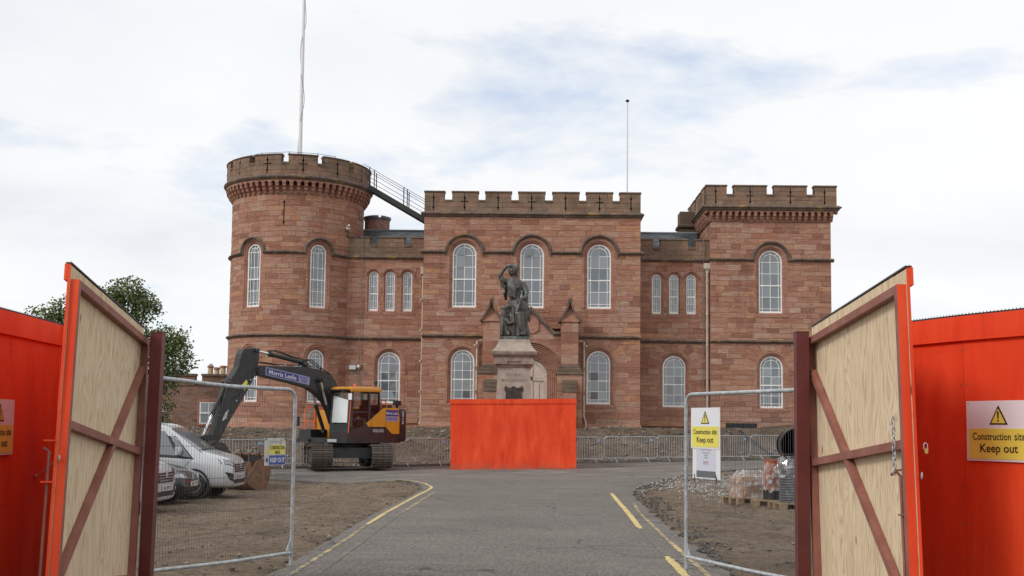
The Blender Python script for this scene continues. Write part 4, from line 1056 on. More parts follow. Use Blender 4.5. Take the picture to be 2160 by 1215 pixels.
for i, x in enumerate((-.72, -.28, .14, .56)):
    b = MB(); h = .78 if i != 1 else .66; b.lathe([(.20, 0), (.18, h * .75), (.17, h - .12)], (x, .8, 4.78), 12); p = b.build('chimney_pot', POT, t, smooth=40)
    b = MB(); b.lathe([(.17, h - .14), (.23, h - .11), (.22, h), (.15, h + .03)], (x, .8, 4.78), 12); b.build('pot_rim', POTT, p, smooth=40)
    if i == 0: b = MB(); b.ball((x, .8, 4.78 + h + .08), (.15, .15, .12), 10, 6); b.build('pot_cowl', PLW, p, smooth=50)
b = MB(); b.tube([(-3.25, -4.6, -.3), (-3.25, -4.6, 3.9)], .07, 8); b.build('downpipe', WHITE, t)

# ------------------------------------------------------------------ statue, pedestal and hoarding box
PX, PYD = -.68, 44.9
GRAN = mat('pedestal_sandstone', (.325, .262, .218), .85, var=.2, vscale=3, vcol=(.405, .335, .285), bump=.25, bscale=30)
GRAND = mat('pedestal_weathered', (.22, .165, .135), .9, var=.3, vscale=4, vcol=(.34, .26, .21), bump=.3, bscale=30)
t = thing('statue_pedestal', 'tapered stone pedestal with carved name standing inside the red hoarding', 'pedestal', (PX, PYD, 0))
b = MB(); b.rect_band(0, 0, 0, 0, [(1.3, -.1), (1.3, .5), (1.1, .55), (1.1, 1.2), (.85, 1.35)]); b.build('base', GRAN, t)
b = MB(); b.rect_band(0, 0, 0, 0, [(.74, 1.3), (.63, 3.96)]); die = b.build('die', GRAN, t)
b = MB(); b.rect_band(0, 0, 0, 0, [(.635, 3.92), (.66, 3.95), (.68, 4.0), (.73, 4.05), (.735, 4.14), (.76, 4.17), (.76, 4.33), (.81, 4.37), (.87, 4.44), (.885, 4.54), (.87, 4.57)]); b.build('cornice', GRAND, t)
b = MB()
for sx in (-1, 1): b.box(sx * .52 - .26, sx * .52 + .26, -.80, -.70, 4.06, 4.17); b.box(sx * .52 - .25, sx * .52 + .25, -.785, -.70, 4.17, 4.24)
b.build('cornice_bracket', GRAND, t)
b = MB(); b.rect_band(0, 0, 0, 0, [(.875, 4.56), (.79, 4.64), (.70, 4.76), (.63, 4.90), (.605, 5.04)]); b.build('capital', GRAN, t)
CUT = mat('carved_letters', (.24, .175, .14), .9)
put_text('lettering', 'FLORA', CUT, t, (.0, -.6485, 3.66), (-.0413, 0, 0), width=.56, height=.14, bold=.005)
put_text('lettering', 'MACDONALD', CUT, t, (.0, -.6575, 3.44), (-.0413, 0, 0), width=.98, height=.125, bold=.005)
BRONZE_D = mat('dark_bronze', (.052, .040, .034), .5, metal=.35, var=.4, vscale=7)
b = MB(); sh = [(-.30, .55), (-.36, .62), (-.42, .46), (-.35, .34), (-.36, .10), (-.44, -.15), (-.46, -.6), (.46, -.6), (.44, -.15), (.36, .10), (.35, .34), (.42, .46), (.36, .62), (.30, .55), (.15, .52), (.0, .60), (-.15, .52)]
b.prism(sh, lambda a, c, d: (a * .88, -.692 - d + .0413 * c, 2.62 + c), -.02, .03); b.build('bronze_plaque', BRONZE_D, t)
def patina():
    n = N('verdigris_bronze', .45); n.b.inputs['Metallic'].default_value = .2
    c = n.ramp(n.noise(n.pos, 3.0, 6, .65), [(.35, (.040, .033, .029)), (.55, (.085, .069, .060)), (.7, (.135, .11, .095))])
    g_ = n.ramp(n.noise(n.mp(n.pos, (1.5, 1.5, .8), (3, 0, 0)), 2.6, 6, .75), [(.50, 0.0), (.63, .75)])
    n.color(n.mix(g_, c, (.15, .235, .21))); n.bump(n.noise(n.pos, 16, 5), .4, .02); return n.M
PAT = patina()
t = thing('bronze_statue', 'bronze statue of a woman shading her eyes beside a dog on the stone pedestal', 'statue', (PX, PYD, 5.045))
b = MB(); b.rect_band(0, 0, 0, 0, [(.59, 0), (.59, .03), (.58, .11), (.57, .12)]); b.build('base_plate', PAT, t)
def remeshed(name, b, vox, mt, parent, smooth_it=2):
    o = b.build(name, mt); md = o.modifiers.new('r', 'REMESH'); md.mode = 'VOXEL'; md.voxel_size = vox
    if smooth_it: s2 = o.modifiers.new('s', 'SMOOTH'); s2.iterations = smooth_it; s2.factor = .5
    dg = bpy.context.evaluated_depsgraph_get(); me = bpy.data.meshes.new_from_object(o.evaluated_get(dg)); me.name = name
    bpy.data.objects.remove(o); me.polygons.foreach_set('use_smooth', [True] * len(me.polygons))
    if not me.materials: me.materials.append(mt)
    return link(name, me, parent)
def fold_loft(b, rings, n=44, folds=0, amp=0.0, ph=0.0):
    LL = []
    for i, (x, y, z, rx, ry) in enumerate(rings):
        t_ = i / (len(rings) - 1); l = []
        for k in range(n):
            th = 2 * pi * k / n
            f = 1 + amp * t_ * (sin(folds * th + ph + 1.3 * t_) + .5 * sin(2.3 * folds * th + 2 * ph))
            l.append((x + rx * f * cos(th), y + ry * f * sin(th), z))
        LL.append(l)
    b.loops(LL)
w = MB(); Z = .12
fold_loft(w, [(.02, 0, Z + 1.52, .22, .19), (.03, 0, Z + 1.40, .31, .27), (.06, 0, Z + 1.1, .33, .31), (.10, -.01, Z + .7, .36, .36), (.13, -.02, Z + .35, .385, .39), (.14, -.02, Z + .02, .42, .42)], 90, 12, .15)
fold_loft(w, [(.0, .0, Z + 1.45, .21, .17), (-.01, 0, Z + 1.62, .225, .18), (-.02, -.01, Z + 1.85, .27, .21), (-.03, -.01, Z + 2.02, .30, .22), (-.03, .02, Z + 2.16, .36, .20), (-.05, .02, Z + 2.29, .27, .16), (-.08, .01, Z + 2.38, .13, .11)], 28)
for sx in (-1, 1): w.ball((-.03 + sx * .12, -.17, Z + 1.96), (.10, .09, .10))
w.tube([(-.07, .01, Z + 2.28), (-.11, -.02, Z + 2.52)], [.115, .10], 12)
hx, hy, hz = -.13, -.05, Z + 2.655
w.ball((hx, hy, hz), (.155, .175, .215), 16, 12); w.ball((hx + .03, hy + .06, hz + .06), (.205, .19, .19), 14, 10); w.ball((hx + .10, hy + .12, hz - .07), (.14, .14, .20)); w.ball((hx + .12, hy + .16, hz - .22), (.10, .10, .14))
for k in range(9): w.tube([(hx - .16 + .035 * k, hy - .06, hz + .15), (hx - .12 + .04 * k, hy + .10, hz + .25 - .01 * abs(k - 4)), (hx + .02 + .03 * k, hy + .22, hz + .05)], [.03, .032, .02], 6)
w.ball((hx - .01, hy - .155, hz - .02), (.025, .04, .035)); w.ball((hx - .01, hy - .12, hz - .12), (.05, .05, .05)); w.ball((hx - .01, hy - .13, hz + .055), (.09, .035, .025))
for sx in (-1, 1): w.ball((hx + sx * .06 - .01, hy - .12, hz - .05), (.04, .04, .04))
# right arm raised to the brow
w.tube([(-.30, .02, Z + 2.18), (-.45, -.02, Z + 2.24), (-.575, -.06, Z + 2.34)], [.12, .135, .11], 14)
w.tube([(-.585, -.06, Z + 2.30), (-.60, -.09, Z + 2.46), (-.46, -.16, Z + 2.68), (-.33, -.20, Z + 2.80)], [.075, .085, .07, .05], 12)
w.tube([(-.34, -.20, Z + 2.80), (-.24, -.23, Z + 2.83), (-.14, -.25, Z + 2.81)], [.05, .055, .03], 10)
for k in range(4): w.tube([(-.24, -.21 - .022 * k, Z + 2.84), (-.15, -.225 - .022 * k, Z + 2.845), (-.07 - .01 * k, -.225 - .022 * k, Z + 2.825)], [.02, .018, .014], 6)
for k in range(5): w.tube([(-.56 + .02 * k, -.14, Z + 2.30 - .01 * k), (-.58 + .03 * k, -.13, Z + 2.02 - .02 * k)], [.05, .03], 8)
# left arm lowered to the gathered skirt
w.tube([(.27, .03, Z + 2.18), (.37, .03, Z + 2.02), (.45, -.02, Z + 1.80)], [.125, .13, .115], 14)
w.tube([(.46, -.02, Z + 1.82), (.43, -.16, Z + 1.62), (.30, -.30, Z + 1.52)], [.085, .07, .05], 12)
w.ball((.26, -.33, Z + 1.50), (.075, .06, .055)); w.tube([(.29, -.36, Z + 1.52), (.22, -.41, Z + 1.47)], [.025, .018], 6)
for k in range(4): w.tube([(.22 + .02 * k, -.35, Z + 1.48), (.18 + .03 * k, -.39, Z + 1.42), (.19 + .03 * k, -.35, Z + 1.37)], [.022, .02, .016], 6)
# overskirt held up in the left hand, shawl over the right shoulder
for k in range(7):
    a = k / 6.0
    w.tube([(.24 + .05 * a, -.34 + .22 * a, Z + 1.46), (.12 + .42 * a, -.36 + .30 * a, Z + 1.12), (.02 + .56 * a, -.40 + .34 * a, Z + .86 - .26 * a)], [.05, .085, .04], 9)
for k in range(6):
    w.tube([(-.22 + .03 * k, -.16, Z + 2.26), (-.24 + .05 * k, -.25, Z + 1.95), (-.27 + .05 * k, -.25, Z + 1.60 - .03 * (k % 3))], [.05, .05, .035], 8)
for k in range(5): w.tube([(-.30 - .012 * k, .05, Z + 2.2), (-.36 - .02 * k, .08 - .04 * k, Z + 1.75), (-.34 - .012 * k, .05, Z + 1.48)], [.05, .05, .03], 8)
w.tube([(.34, .06, Z + 2.2), (.40, .18, Z + 1.7), (.46, .20, Z + 1.0)], [.08, .12, .09], 10)
w.ball((.33, -.46, Z + .09), (.11, .17, .085)); w.tube([(.20, -.38, Z + .95), (.26, -.44, Z + .45), (.31, -.44, Z + .15)], [.17, .13, .09], 12)
remeshed('woman_figure', w, .017, PAT, t, 1)
g = MB()      # seated dog looking up at her
fold_loft(g, [(-.34, -.08, Z + .0, .20, .26), (-.36, -.08, Z + .22, .215, .27), (-.40, -.14, Z + .45, .18, .22), (-.43, -.19, Z + .70, .165, .19), (-.42, -.21, Z + .92, .135, .15), (-.41, -.21, Z + 1.06, .11, .12)], 22)
g.ball((-.40, -.23, Z + 1.12), (.12, .13, .115)); g.tube([(-.38, -.26, Z + 1.13), (-.25, -.30, Z + 1.22), (-.17, -.31, Z + 1.27)], [.085, .06, .035], 10)
g.tube([(-.46, -.18, Z + 1.18), (-.54, -.17, Z + 1.20), (-.56, -.17, Z + 1.08)], [.04, .05, .025], 8); g.tube([(-.36, -.15, Z + 1.20), (-.34, -.10, Z + 1.22), (-.33, -.08, Z + 1.10)], [.04, .045, .02], 8)
g.tube([(-.47, -.32, Z + .70), (-.50, -.37, Z + .36), (-.50, -.38, Z + .10), (-.50, -.44, Z + .03)], [.10, .065, .05, .055], 10)
g.tube([(-.33, -.33, Z + .68), (-.20, -.40, Z + .50), (-.06, -.46, Z + .56), (-.02, -.47, Z + .52)], [.09, .065, .05, .055], 10)
g.tube([(-.26, -.22, Z + .18), (-.24, -.36, Z + .12), (-.22, -.46, Z + .04)], [.14, .10, .05], 10)
for k in range(26):
    a = rng.uniform(-2.6, .3); z = Z + rng.uniform(.2, .95); g.tube([(-.41 + .17 * cos(a), -.17 + .19 * sin(a), z), (-.41 + .20 * cos(a), -.17 + .22 * sin(a), z - .10)], [.03, .012], 5)
remeshed('dog_figure', g, .02, PAT, t, 1)

bt = thing('hoarding_box', 'orange-red painted plywood box boarded around the statue pedestal', 'hoarding', (-2.96, 42.3, 0.0), (0, -.016, 0))
BW, BD, BH = 4.66, 4.4, 2.62
xsheet = [0, 1.93, 3.24, BW]; lows = [.02, -.02, .045]
for i in range(3):
    b = MB(); b.box(xsheet[i] + .003, xsheet[i + 1] - .003, 0.004 * (i % 2), .018 + .004 * (i % 2), lows[i], BH - .03 - .002 * i); b.build('plywood_sheet', RED, bt)
for x in (.0, BW - .018):
    for k in range(3): b = MB(); b.box(x, x + .018, .03 + k * 1.45, .03 + k * 1.45 + 1.44, .03, BH - .03); b.build('plywood_sheet', RED, bt)
for k in range(3): b = MB(); b.box(.02 + k * 1.55, .02 + k * 1.55 + 1.54, BD, BD + .018, .03, BH - .03); b.build('plywood_sheet', RED, bt)
b = MB(); b.box(-.03, 2.30, -.028, -.003, BH - .17, BH); b.build('capping_board', RED, bt)
b = MB(); b.box(2.303, BW + .03, -.026, -.003, BH - .172, BH + .004); b.build('capping_board', RED, bt)
for x in (-.03, BW + .003): b = MB(); b.box(x, x + .027, -.001, BD, BH - .17, BH); b.build('capping_board', RED, bt)

# ------------------------------------------------------------------ pedestrian barriers along the kerb
BR = None
def make_barrier():
    t = thing('crowd_barrier', '', 'barrier'); Lb, z0, z1 = 2.24, .20, 1.12
    def loop(x0, x1, r, nseg=5):
        P = []
        for cx_, cz_, a0 in ((x1 - r, z1 - r, 0), (x0 + r, z1 - r, pi / 2), (x0 + r, z0 + r, pi), (x1 - r, z0 + r, 1.5 * pi)):
            for k in range(nseg + 1): a = a0 + pi / 2 * k / nseg; P.append((cx_ + r * cos(a), 0, cz_ + r * sin(a)))
        return P + [P[0], P[1]]
    b = MB(); b.tube(loop(-Lb / 2, Lb / 2, .14), .019, 6, cap=False); b.build('frame', GALV, t, smooth=50)
    b = MB()
    for i in range(1, 20): x = -Lb / 2 + Lb * i / 20; b.tube([(x, 0, z0), (x, 0, z1)], .0095, 5)
    b.build('bars', GALV, t, kind='stuff')
    for x in (-Lb / 2 + .45, Lb / 2 - .45):
        b = MB(); b.tube([(x, -.30, .02), (x, -.02, z0 + .02)], .016, 6); b.tube([(x, .30, .02), (x, .02, z0 + .02)], .016, 6); b.build('foot', GALV, t)
    b = MB(); b.box(Lb / 2 - .34, Lb / 2 - .22, -.028, -.021, .93, 1.04); b.build('name_tag', mat('blue_tag', (.25, .42, .62), .5), t)
    return t
edges = [-12.1, -9.9, -7.65, -5.36, -3.22, -1.05, 1.0, 3.14, 5.48, 7.72, 9.9, 12.1, 14.3]
blab = ['far left steel barrier behind the excavator boom and handrails', 'steel barrier directly behind the excavator left track', 'steel barrier between the excavator tracks', 'steel barrier between excavator and red hoarding box', 'steel barrier running behind left part of red hoarding box', 'steel barrier wholly screened by red hoarding box', 'steel barrier just right of red hoarding box', 'second steel barrier right of red hoarding box', 'third steel barrier right of red box, ending behind wire fence', 'steel barrier seen behind the keep-out notice on the right fence', 'steel barrier right of the keep-out notice, beside black pipe', 'steel barrier behind the black pipe and right gate post']
proto = make_barrier()
for i in range(12):
    o = proto if i == 0 else copy_tree(proto)
    a, c = edges[i], edges[i + 1]; ya, yc = yb(a) - .05, yb(c) - .05
    o.location = ((a + c) / 2, (ya + yc) / 2 + (.06 if i % 2 else 0), gz((a + c) / 2, (ya + yc) / 2) + .03)
    o.rotation_euler = (rng.gauss(0, .012), 0, atan2(yc - ya, c - a) + rng.gauss(0, .02)); tag(o, blab[i], 'barrier', 'pedestrian barriers along the kerb')
    o.scale = (hypot(c - a, yc - ya) / 2.27, 1, 1)

# ------------------------------------------------------------------ gates, posts, hoardings
WHITE_SIGN = mat('sign_white', (.70, .70, .73), .35); YEL_SIGN = mat('sign_yellow', (.72, .62, .10), .4, var=.04, vscale=2); BLK_SIGN = mat('sign_black', (.02, .018, .015), .5); BLUE_SIGN = mat('sign_blue', (.045, .085, .33), .4, var=.15, vscale=9); GREY_SIGN = mat('sign_grey', (.12, .125, .135), .5)
def keep_out_sign(label, loc, rot, w=.60, h=.45, parent=None):
    t = thing('warning_sign', label, 'sign', loc, rot, 'construction site keep out signs')
    b = MB(); b.box(-w / 2, w / 2, -.004, .0, -h / 2, h / 2); b.build('panel', WHITE_SIGN, t)
    b = MB(); b.box(-w * .465, w * .465, -.0065, -.0045, -h * .465, h * .04); b.build('yellow_field', YEL_SIGN, t)
    def tri(s_, cz, y0, y1, m_, nm): b = MB(); b.prism([(-s_, cz - s_ * .62), (s_, cz - s_ * .62), (0, cz + s_ * 1.1)], lambda a, c, d: (a, d, c), y0, y1); b.build(nm, m_, t)
    tri(h * .185, h * .22, -.0065, -.0045, BLK_SIGN, 'triangle_border'); tri(h * .14, h * .215, -.0085, -.007, YEL_SIGN, 'triangle_field')
    b = MB(); b.prism([(-h * .010, h * .20), (h * .010, h * .20), (h * .018, h * .315), (0, h * .33), (-h * .018, h * .315)], lambda a, c, d: (a, d, c), -.0105, -.0087); b.build('exclamation_bar', BLK_SIGN, t)
    b = MB(); b.lathe([(h * .016, -.0105), (h * .016, -.0087)], (0, 0, h * .168), 8, 'y'); b.build('exclamation_dot', BLK_SIGN, t)
    put_text('lettering', 'Construction', BLK_SIGN, t, (-w * .1075, -.0085, -h * .09), width=w * .585, height=h * .122, bold=.012)
    put_text('lettering', 'site', BLK_SIGN, t, (w * .3175, -.0085, -h * .09), width=w * .165, height=h * .122, bold=.012)
    put_text('lettering', 'Keep out', BLK_SIGN, t, (0, -.0085, -h * .305), width=w * .57, height=h * .185, bold=.014)
    sc = MB()
    for sx in (-1, 1):
        for sz in (-1, 1): sc.lathe([(.005, -.007), (.005, -.003)], (sx * w * .465, 0, sz * h * .46), 6, 'y')
    sc.build('screws', GALV, t); return t
SPIKE = mat('spike_strip', (.025, .022, .025), .6)
def spikes(p0, p1, z, parent, per_m=30, name='anti_climb_spikes'):
    b = MB(); p0, p1 = Vector(p0), Vector(p1); L_ = (p1 - p0).length; n = int(L_ * per_m)
    b.beam((p0.x, p0.y, z + .006), (p1.x, p1.y, z + .006), .045, .012)
    d_ = (p1 - p0).normalized(); nn = Vector((-d_.y, d_.x, 0))
    for i in range(n):
        for s_ in (-.012, .012):
            p = p0 + (p1 - p0) * ((i + .5 + s_ * 20) / n) + nn * s_; h = .016
            b.add([(p.x - .004, p.y - .004, z + .01), (p.x + .004, p.y - .004, z + .01), (p.x, p.y + .004, z + .01), (p.x, p.y, z + .01 + h)], [(0, 1, 3), (1, 2, 3), (2, 0, 3)])
    return b.build(name, SPIKE, parent, kind='stuff', recalc=False)
def hoarding(label, pts, signs=(), ztop=2.5, outward=1):
    o = Vector(pts[0]); t = thing('site_hoarding', label, 'hoarding', (o.x, o.y, 0)); P = [Vector((p[0] - o.x, p[1] - o.y)) for p in pts]
    for k, (a, c) in enumerate(zip(P, P[1:])):
        d_ = (c - a).normalized(); n_ = Vector((-d_.y, d_.x)) * outward; Ls = (c - a).length
        def q(s_, e, z): v = a + d_ * s_ + n_ * e; return (v.x, v.y, z)
        b = MB(); b.hexa([q(.002, 0, -.1), q(Ls - .002, 0, -.1), q(Ls - .002, .018, -.1), q(.002, .018, -.1), q(.002, 0, ztop - .01), q(Ls - .002, 0, ztop - .01), q(Ls - .002, .018, ztop - .01), q(.002, .018, ztop - .01)]); b.build('plywood_sheet', RED, t)
        b = MB(); f0, f1 = -.028, -.003; b.hexa([q(-.012, f0, ztop - .19), q(Ls - .006, f0, ztop - .19), q(Ls - .006, f1, ztop - .19), q(-.012, f1, ztop - .19), q(-.012, f0, ztop), q(Ls - .006, f0, ztop), q(Ls - .006, f1, ztop), q(-.012, f1, ztop)]); b.build('fascia_board', RED, t)
        b = MB(); b.hexa([q(.05, .02, -.1), q(.12, .02, -.1), q(.12, .11, -.1), q(.05, .11, -.1), q(.05, .02, ztop - .05), q(.12, .02, ztop - .05), q(.12, .11, ztop - .05), q(.05, .11, ztop - .05)]); b.build('timber_stud', PLY, t)
        sc = MB()
        for sx_ in (.03, Ls / 2, Ls - .03):
            for kz in range(9):
                v = a + d_ * (sx_ + rng.gauss(0, .004)); zz = .12 + kz * .265 + rng.gauss(0, .01)
                sc.hexa([(v.x + d_.x * i_ - n_.x * .0025 * j_, v.y + d_.y * i_ - n_.y * .0025 * j_, zz + q_) for q_ in (-.006, .006) for i_, j_ in ((-.006, 1), (.006, 1), (.006, -1), (-.006, -1))])
        sc.build('screw_heads', RED_OXIDE, t, kind='stuff')
        spikes((*(a + n_ * -.005), 0), (*(c + n_ * -.005), 0), ztop, t)
    return t
RH = [(2.66, 10.16), (3.13, 9.32), (3.33, 8.82), (3.86, 7.76), (4.40, 6.70), (5.40, 6.1)]
hoarding('orange-red plywood hoarding with spiked top right of the open gate', RH, outward=1)
LH = [(-3.93, 10.86), (-4.40, 10.52), (-4.31, 9.32), (-4.22, 8.10), (-4.50, 6.95), (-5.5, 6.4)]
hoarding('orange-red plywood hoarding with fascia left of the open gate', LH, outward=-1)
d_ = Vector((3.86 - 3.33, 7.76 - 8.82)).normalized(); p = Vector((3.33, 8.82)) + d_ * .335; ang = atan2(d_.y, d_.x)
keep_out_sign('yellow and white construction keep-out sign on the right hoarding', (p.x - (-d_.y) * .012, p.y - d_.x * .012, 1.618), (0, 0, ang))
d_ = Vector((-4.31 + 4.40, 9.32 - 10.52)).normalized(); p = Vector((-4.31, 9.32)) + d_ * .22; ang = atan2(-d_.y, -d_.x)
keep_out_sign('construction keep-out sign on left hoarding, cut by the picture edge', (p.x + .02, p.y, 1.555), (0, 0, ang))
def gate_post(label, x, y, lean):
    t = thing('gate_post', label, 'gate post', (x, y, 0), (0, lean, 0), 'gate posts')
    b = MB(); b.box(-.055, .055, -.055, .055, -.1, 2.46); b.build('post', POST_RED, t); b = MB(); b.box(-.058, .058, -.058, .058, 2.46, 2.47); b.build('cap_plate', POST_RED, t)
gate_post('dark red steel gate post hinging the right leaf', 2.365, 10.0, .0)
gate_post('dark red steel gate post hinging the left leaf', -3.615, 10.8, .016)
def gate(label, hinge, free, side, sheets, rise):
    L_ = hypot(free[0] - hinge[0], free[1] - hinge[1]); ang = atan2(free[1] - hinge[1], free[0] - hinge[0])
    t = thing('plywood_gate', label, 'gate', (hinge[0], hinge[1], 0), (0, -math.atan(rise / L_), ang), 'site gate leaves')
    s = side; W_ = .06; zt, zm, zb_ = 2.39, 1.33, .13
    def bar(x0, x1, z0, z1, y0=0.0, y1=None, m_=RED_OXIDE, nm='frame_rail'):
        a, c = sorted((s * y0, s * (y1 if y1 is not None else W_))); b = MB(); b.box(x0, x1, a, c, z0, z1); return b.build(nm, m_, t)
    bar(0, W_, zb_, zt + .03, nm='hinge_stile'); bar(L_ - W_, L_, zb_, zt + .03, nm='lock_stile', m_=[RED_OXIDE])
    bar(L_ + .0005, L_ + .004, zb_, zt + .03, 0.0, W_, RED, 'painted_edge')
    for z in (zt, zm, zb_ + .03): bar(W_, L_ - W_, z - .03, z + .03)
    b = MB(); p0 = Vector((W_ + .03, s * .03, zt - .27)); p1 = Vector((L_ - W_ - .03, s * .03, zb_ + .06)); b.beam(p0, p1, .052, .058, (0, 0, 1)); b.build('diagonal_brace', RED_OXIDE, t)
    x = -.015
    for k, w_ in enumerate(sheets):
        x1 = min(L_ + .02, x + w_); a, c = sorted((-s * .002, -s * .016)); b = MB(); b.box(x + .0025, x1 - .0025, a, c, .06, zt + .14 - .003 * k); b.build('plywood_sheet', PLY, t)
        a, c = sorted((-s * .018, -s * .022)); b = MB(); b.box(x + .001, x1 + .001, a, c, .06, zt + .14 - .003 * k); b.build('painted_face', RED, t); x = x1
    a, c = sorted((-s * .0225, -s * .048)); b = MB(); b.box(-.01, L_ + .025, a, c, zt + .02, zt + .145); b.build('fascia_board', RED, t)
    b = MB(); b.box(L_ + .0205, L_ + .0235, min(-s * .022, -s * .002), max(-s * .022, -s * .002), .06, zt + .14); b.build('painted_edge', RED, t)
    sp = spikes((0, -s * .02, 0), (L_ + .02, -s * .02, 0), zt + .145, t)
    for z in (zt - .16, zm + .06):
        b = MB(); b.lathe([(.012, 0), (.012, .02), (.026, .022), (.026, .044), (.014, .046), (.014, .075)], (.03, s * W_, z) if s > 0 else (.03, -W_ - .075, z), 6, 'y'); b.build('hinge_bolt', GALV, t)
        b = MB(); b.tube([(-.09, s * .03, z - .05), (.02, s * .03, z - .05)], .016, 8); b.build('hinge_pin', RED_OXIDE, t)
    return t, L_, s
RG, RL, rs = gate('right plywood gate leaf with rusty steel frame, swung open', (2.50, 9.93), (2.56, 7.57), -1, (.92, 1.22, 1.22), .20)
LG, LL_, ls = gate('left plywood gate leaf with rusty steel frame, swung open', (-3.735, 10.68), (-3.44, 8.18), 1, (.93, .78, .9), .27)
# drop bolt, chain and hooks
def drop_bolt(t, L_, s, y):
    b = MB(); b.tube([(L_ - .13, y, .05), (L_ - .13, y, 1.12), (L_ - .13, y + s * .03, 1.15), (L_ - .17, y + s * .05, 1.13)], .011, 7); b.build('drop_bolt', RED_OXIDE, t)
    for z in (.86, 1.16): b = MB(); b.box(L_ - .18, L_ - .05, y - .012, y + .012, z - .006, z + .006); b.build('bolt_guide', RED_OXIDE, t)
drop_bolt(RG, RL, -1, -.045)
b = MB(); b.tube([(LL_ + .02, -.06, .05), (LL_ + .02, -.06, 1.12), (LL_ + .03, -.10, 1.15)], .011, 7); b.build('drop_bolt', RED_OXIDE, LG)
for z in (.9, 1.2): b = MB(); b.box(LL_ - .03, LL_ + .05, -.10, -.02, z - .006, z + .006); b.build('bolt_guide', RED, LG)
ct = thing('steel_chain', 'short steel chain hanging on the right gate above its drop bolt', 'chain', (0, 0, 0))
ch = None
Mx = Matrix.Rotation(RG.rotation_euler.z, 4, 'Z') @ Matrix.Rotation(RG.rotation_euler.y, 4, 'Y'); Mx.translation = RG.location
for i in range(11):
    z = 1.50 - i * .035 ; b = MB(); P = []
    for k in range(13):
        a = 2 * pi * k / 12; P.append((.012 * cos(a), 0, .023 * sin(a)))
    if ch is None: b.tube(P, .0042, 5, cap=False); ch = b.build('chain_link', GALV, ct); o = ch
    else: o = link('chain_link', ch.data, ct)
    q = Mx @ Vector((RL - .125, -.085, z)); o.location = q; o.rotation_euler = (0, rng.gauss(0, .1), (i % 2) * pi / 2 + .5)
def hook(label, p, q):
    t = thing('wire_hook', label, 'hook', p, group='gate stay hooks'); v = Vector(q) - Vector(p)
    b = MB(); b.tube([(0, 0, 0), tuple(v)], .0055, 6); b.build('rod', GALV, t)
    b = MB(); dv = v.normalized(); P = [(dv.x * (.02 - .02 * cos(a * .6)) , dv.y * (.02 - .02 * cos(a * .6)), .02 * sin(a * .6)) for a in range(11)]; b.tube(P, .005, 5); b.build('eye', GALV, t)
    b = MB(); b.tube([tuple(v), tuple(v + Vector((0, 0, .02))), tuple(v * 1.08 + Vector((0, 0, -.0))), tuple(v * 1.08 + Vector((0, 0, -.06)))], .006, 6); b.build('claw', GALV, t)
hook('wire stay hook between right gate and right hoarding', (2.585, 7.60, 1.315), (3.03, 9.35, 1.24))
hook('wire stay hook between left gate and left hoarding', (-3.42, 8.25, 1.34), (-4.30, 9.9, 1.12))
t = thing('padlock', 'pair of brass padlocks hanging on the edge of right gate', 'padlock', (2.605, 7.585, 1.50), scale=.75)
b = MB(); b.tube([(-.015, 0, -.01), (-.015, 0, .03), (0, 0, .045), (.018, 0, .03), (.018, 0, -.01)], .004, 6); b.build('shackle', GALV, t)
BRASS = mat('brass', (.62, .42, .16), .35, metal=.8)
for k, a in enumerate((.25, -.30)): b = MB(); b.cbox((.0, .0, -.03), (.024, .014, .042)); o = b.build('lock_body', BRASS, t); o.rotation_euler = (0, a, 0); o.location = (.014 - .026 * k, -.004 - .016 * k, 0)

# ------------------------------------------------------------------ mesh fence panels
def wire_panel(label, a, c, bend=0.0):
    L_ = hypot(c[0] - a[0], c[1] - a[1]); ang = atan2(c[1] - a[1], c[0] - a[0])
    t = thing('wire_fence_panel', label, 'fence', (a[0], a[1], gz(*a) + .02), (0, 0, ang), 'mesh fence panels'); r = .021; H = 1.98
    def bz(x): return bend * sm(.9, 2.2, x)
    P = [(0, 0, 0), (0, 0, H - .12)] + [(.12 - .12 * cos(pi / 2 * k / 5), 0, H - .12 + .12 * sin(pi / 2 * k / 5)) for k in range(1, 6)] + [(.12 + (L_ - .12) * k / 10, 0, H + bz(.12 + (L_ - .12) * k / 10)) for k in range(1, 11)] + [(L_, 0, 0)]
    b = MB(); b.tube(P[:-1], r, 8); b.tube([(L_, 0, 0), (L_, 0, H + bz(L_))], r, 8); b.build('tube_frame', GALV, t, smooth=50)
    b = MB(); b.tube([(0, 0, .15), (L_ * .45, 0, .15 - .015), (L_, 0, .15)], r * .95, 8); b.build('bottom_rail', GALV, t, smooth=50)
    b = MB(); b.add([(-.0, -.004, .17), (.0, .004, .17), (.12, .004, .17), (.12, -.004, .17), (0.01, 0, .32), (0.015, 0, .32)], [(0, 1, 2, 3), (0, 3, 4), (1, 5, 2)]); 
    b = MB(); b.prism([(.02, .17), (.09, .17), (.02, .30)], lambda p, q, d: (p, d, q), -.004, .004); b.build('gusset', GALV, t)
    b = MB(); x = .05
    while x < L_ - .02:
        b.tube([(x, 0, .15), (x + rng.gauss(0, .002), rng.gauss(0, .004), 1.0), (x, 0, H - .01 + bz(x))], .00165, 3, cap=False); x += .0375
    for z in (.42, .68, 1.03, 1.36, 1.68): b.tube([(0, .004, z), (L_ * .5, .004, z - .012), (L_, .004, z)], .0024, 4, cap=False)
    b.build('mesh_wires', mat('wire', (.11, .11, .11), .5, metal=.5), t, kind='stuff'); return t, ang
FR, fra = wire_panel('mesh fence panel with keep-out notice on the right of the road', (1.77, 13.05), (2.98, 10.35))
FL, fla = wire_panel('bent mesh fence panel in front of the parked vehicles', (-2.68, 12.90), (-3.74, 11.02), .05)
def along(t, ang, s_, off, z): return (t.location.x + cos(ang) * s_ - sin(ang) * off, t.location.y + sin(ang) * s_ + cos(ang) * off, z)
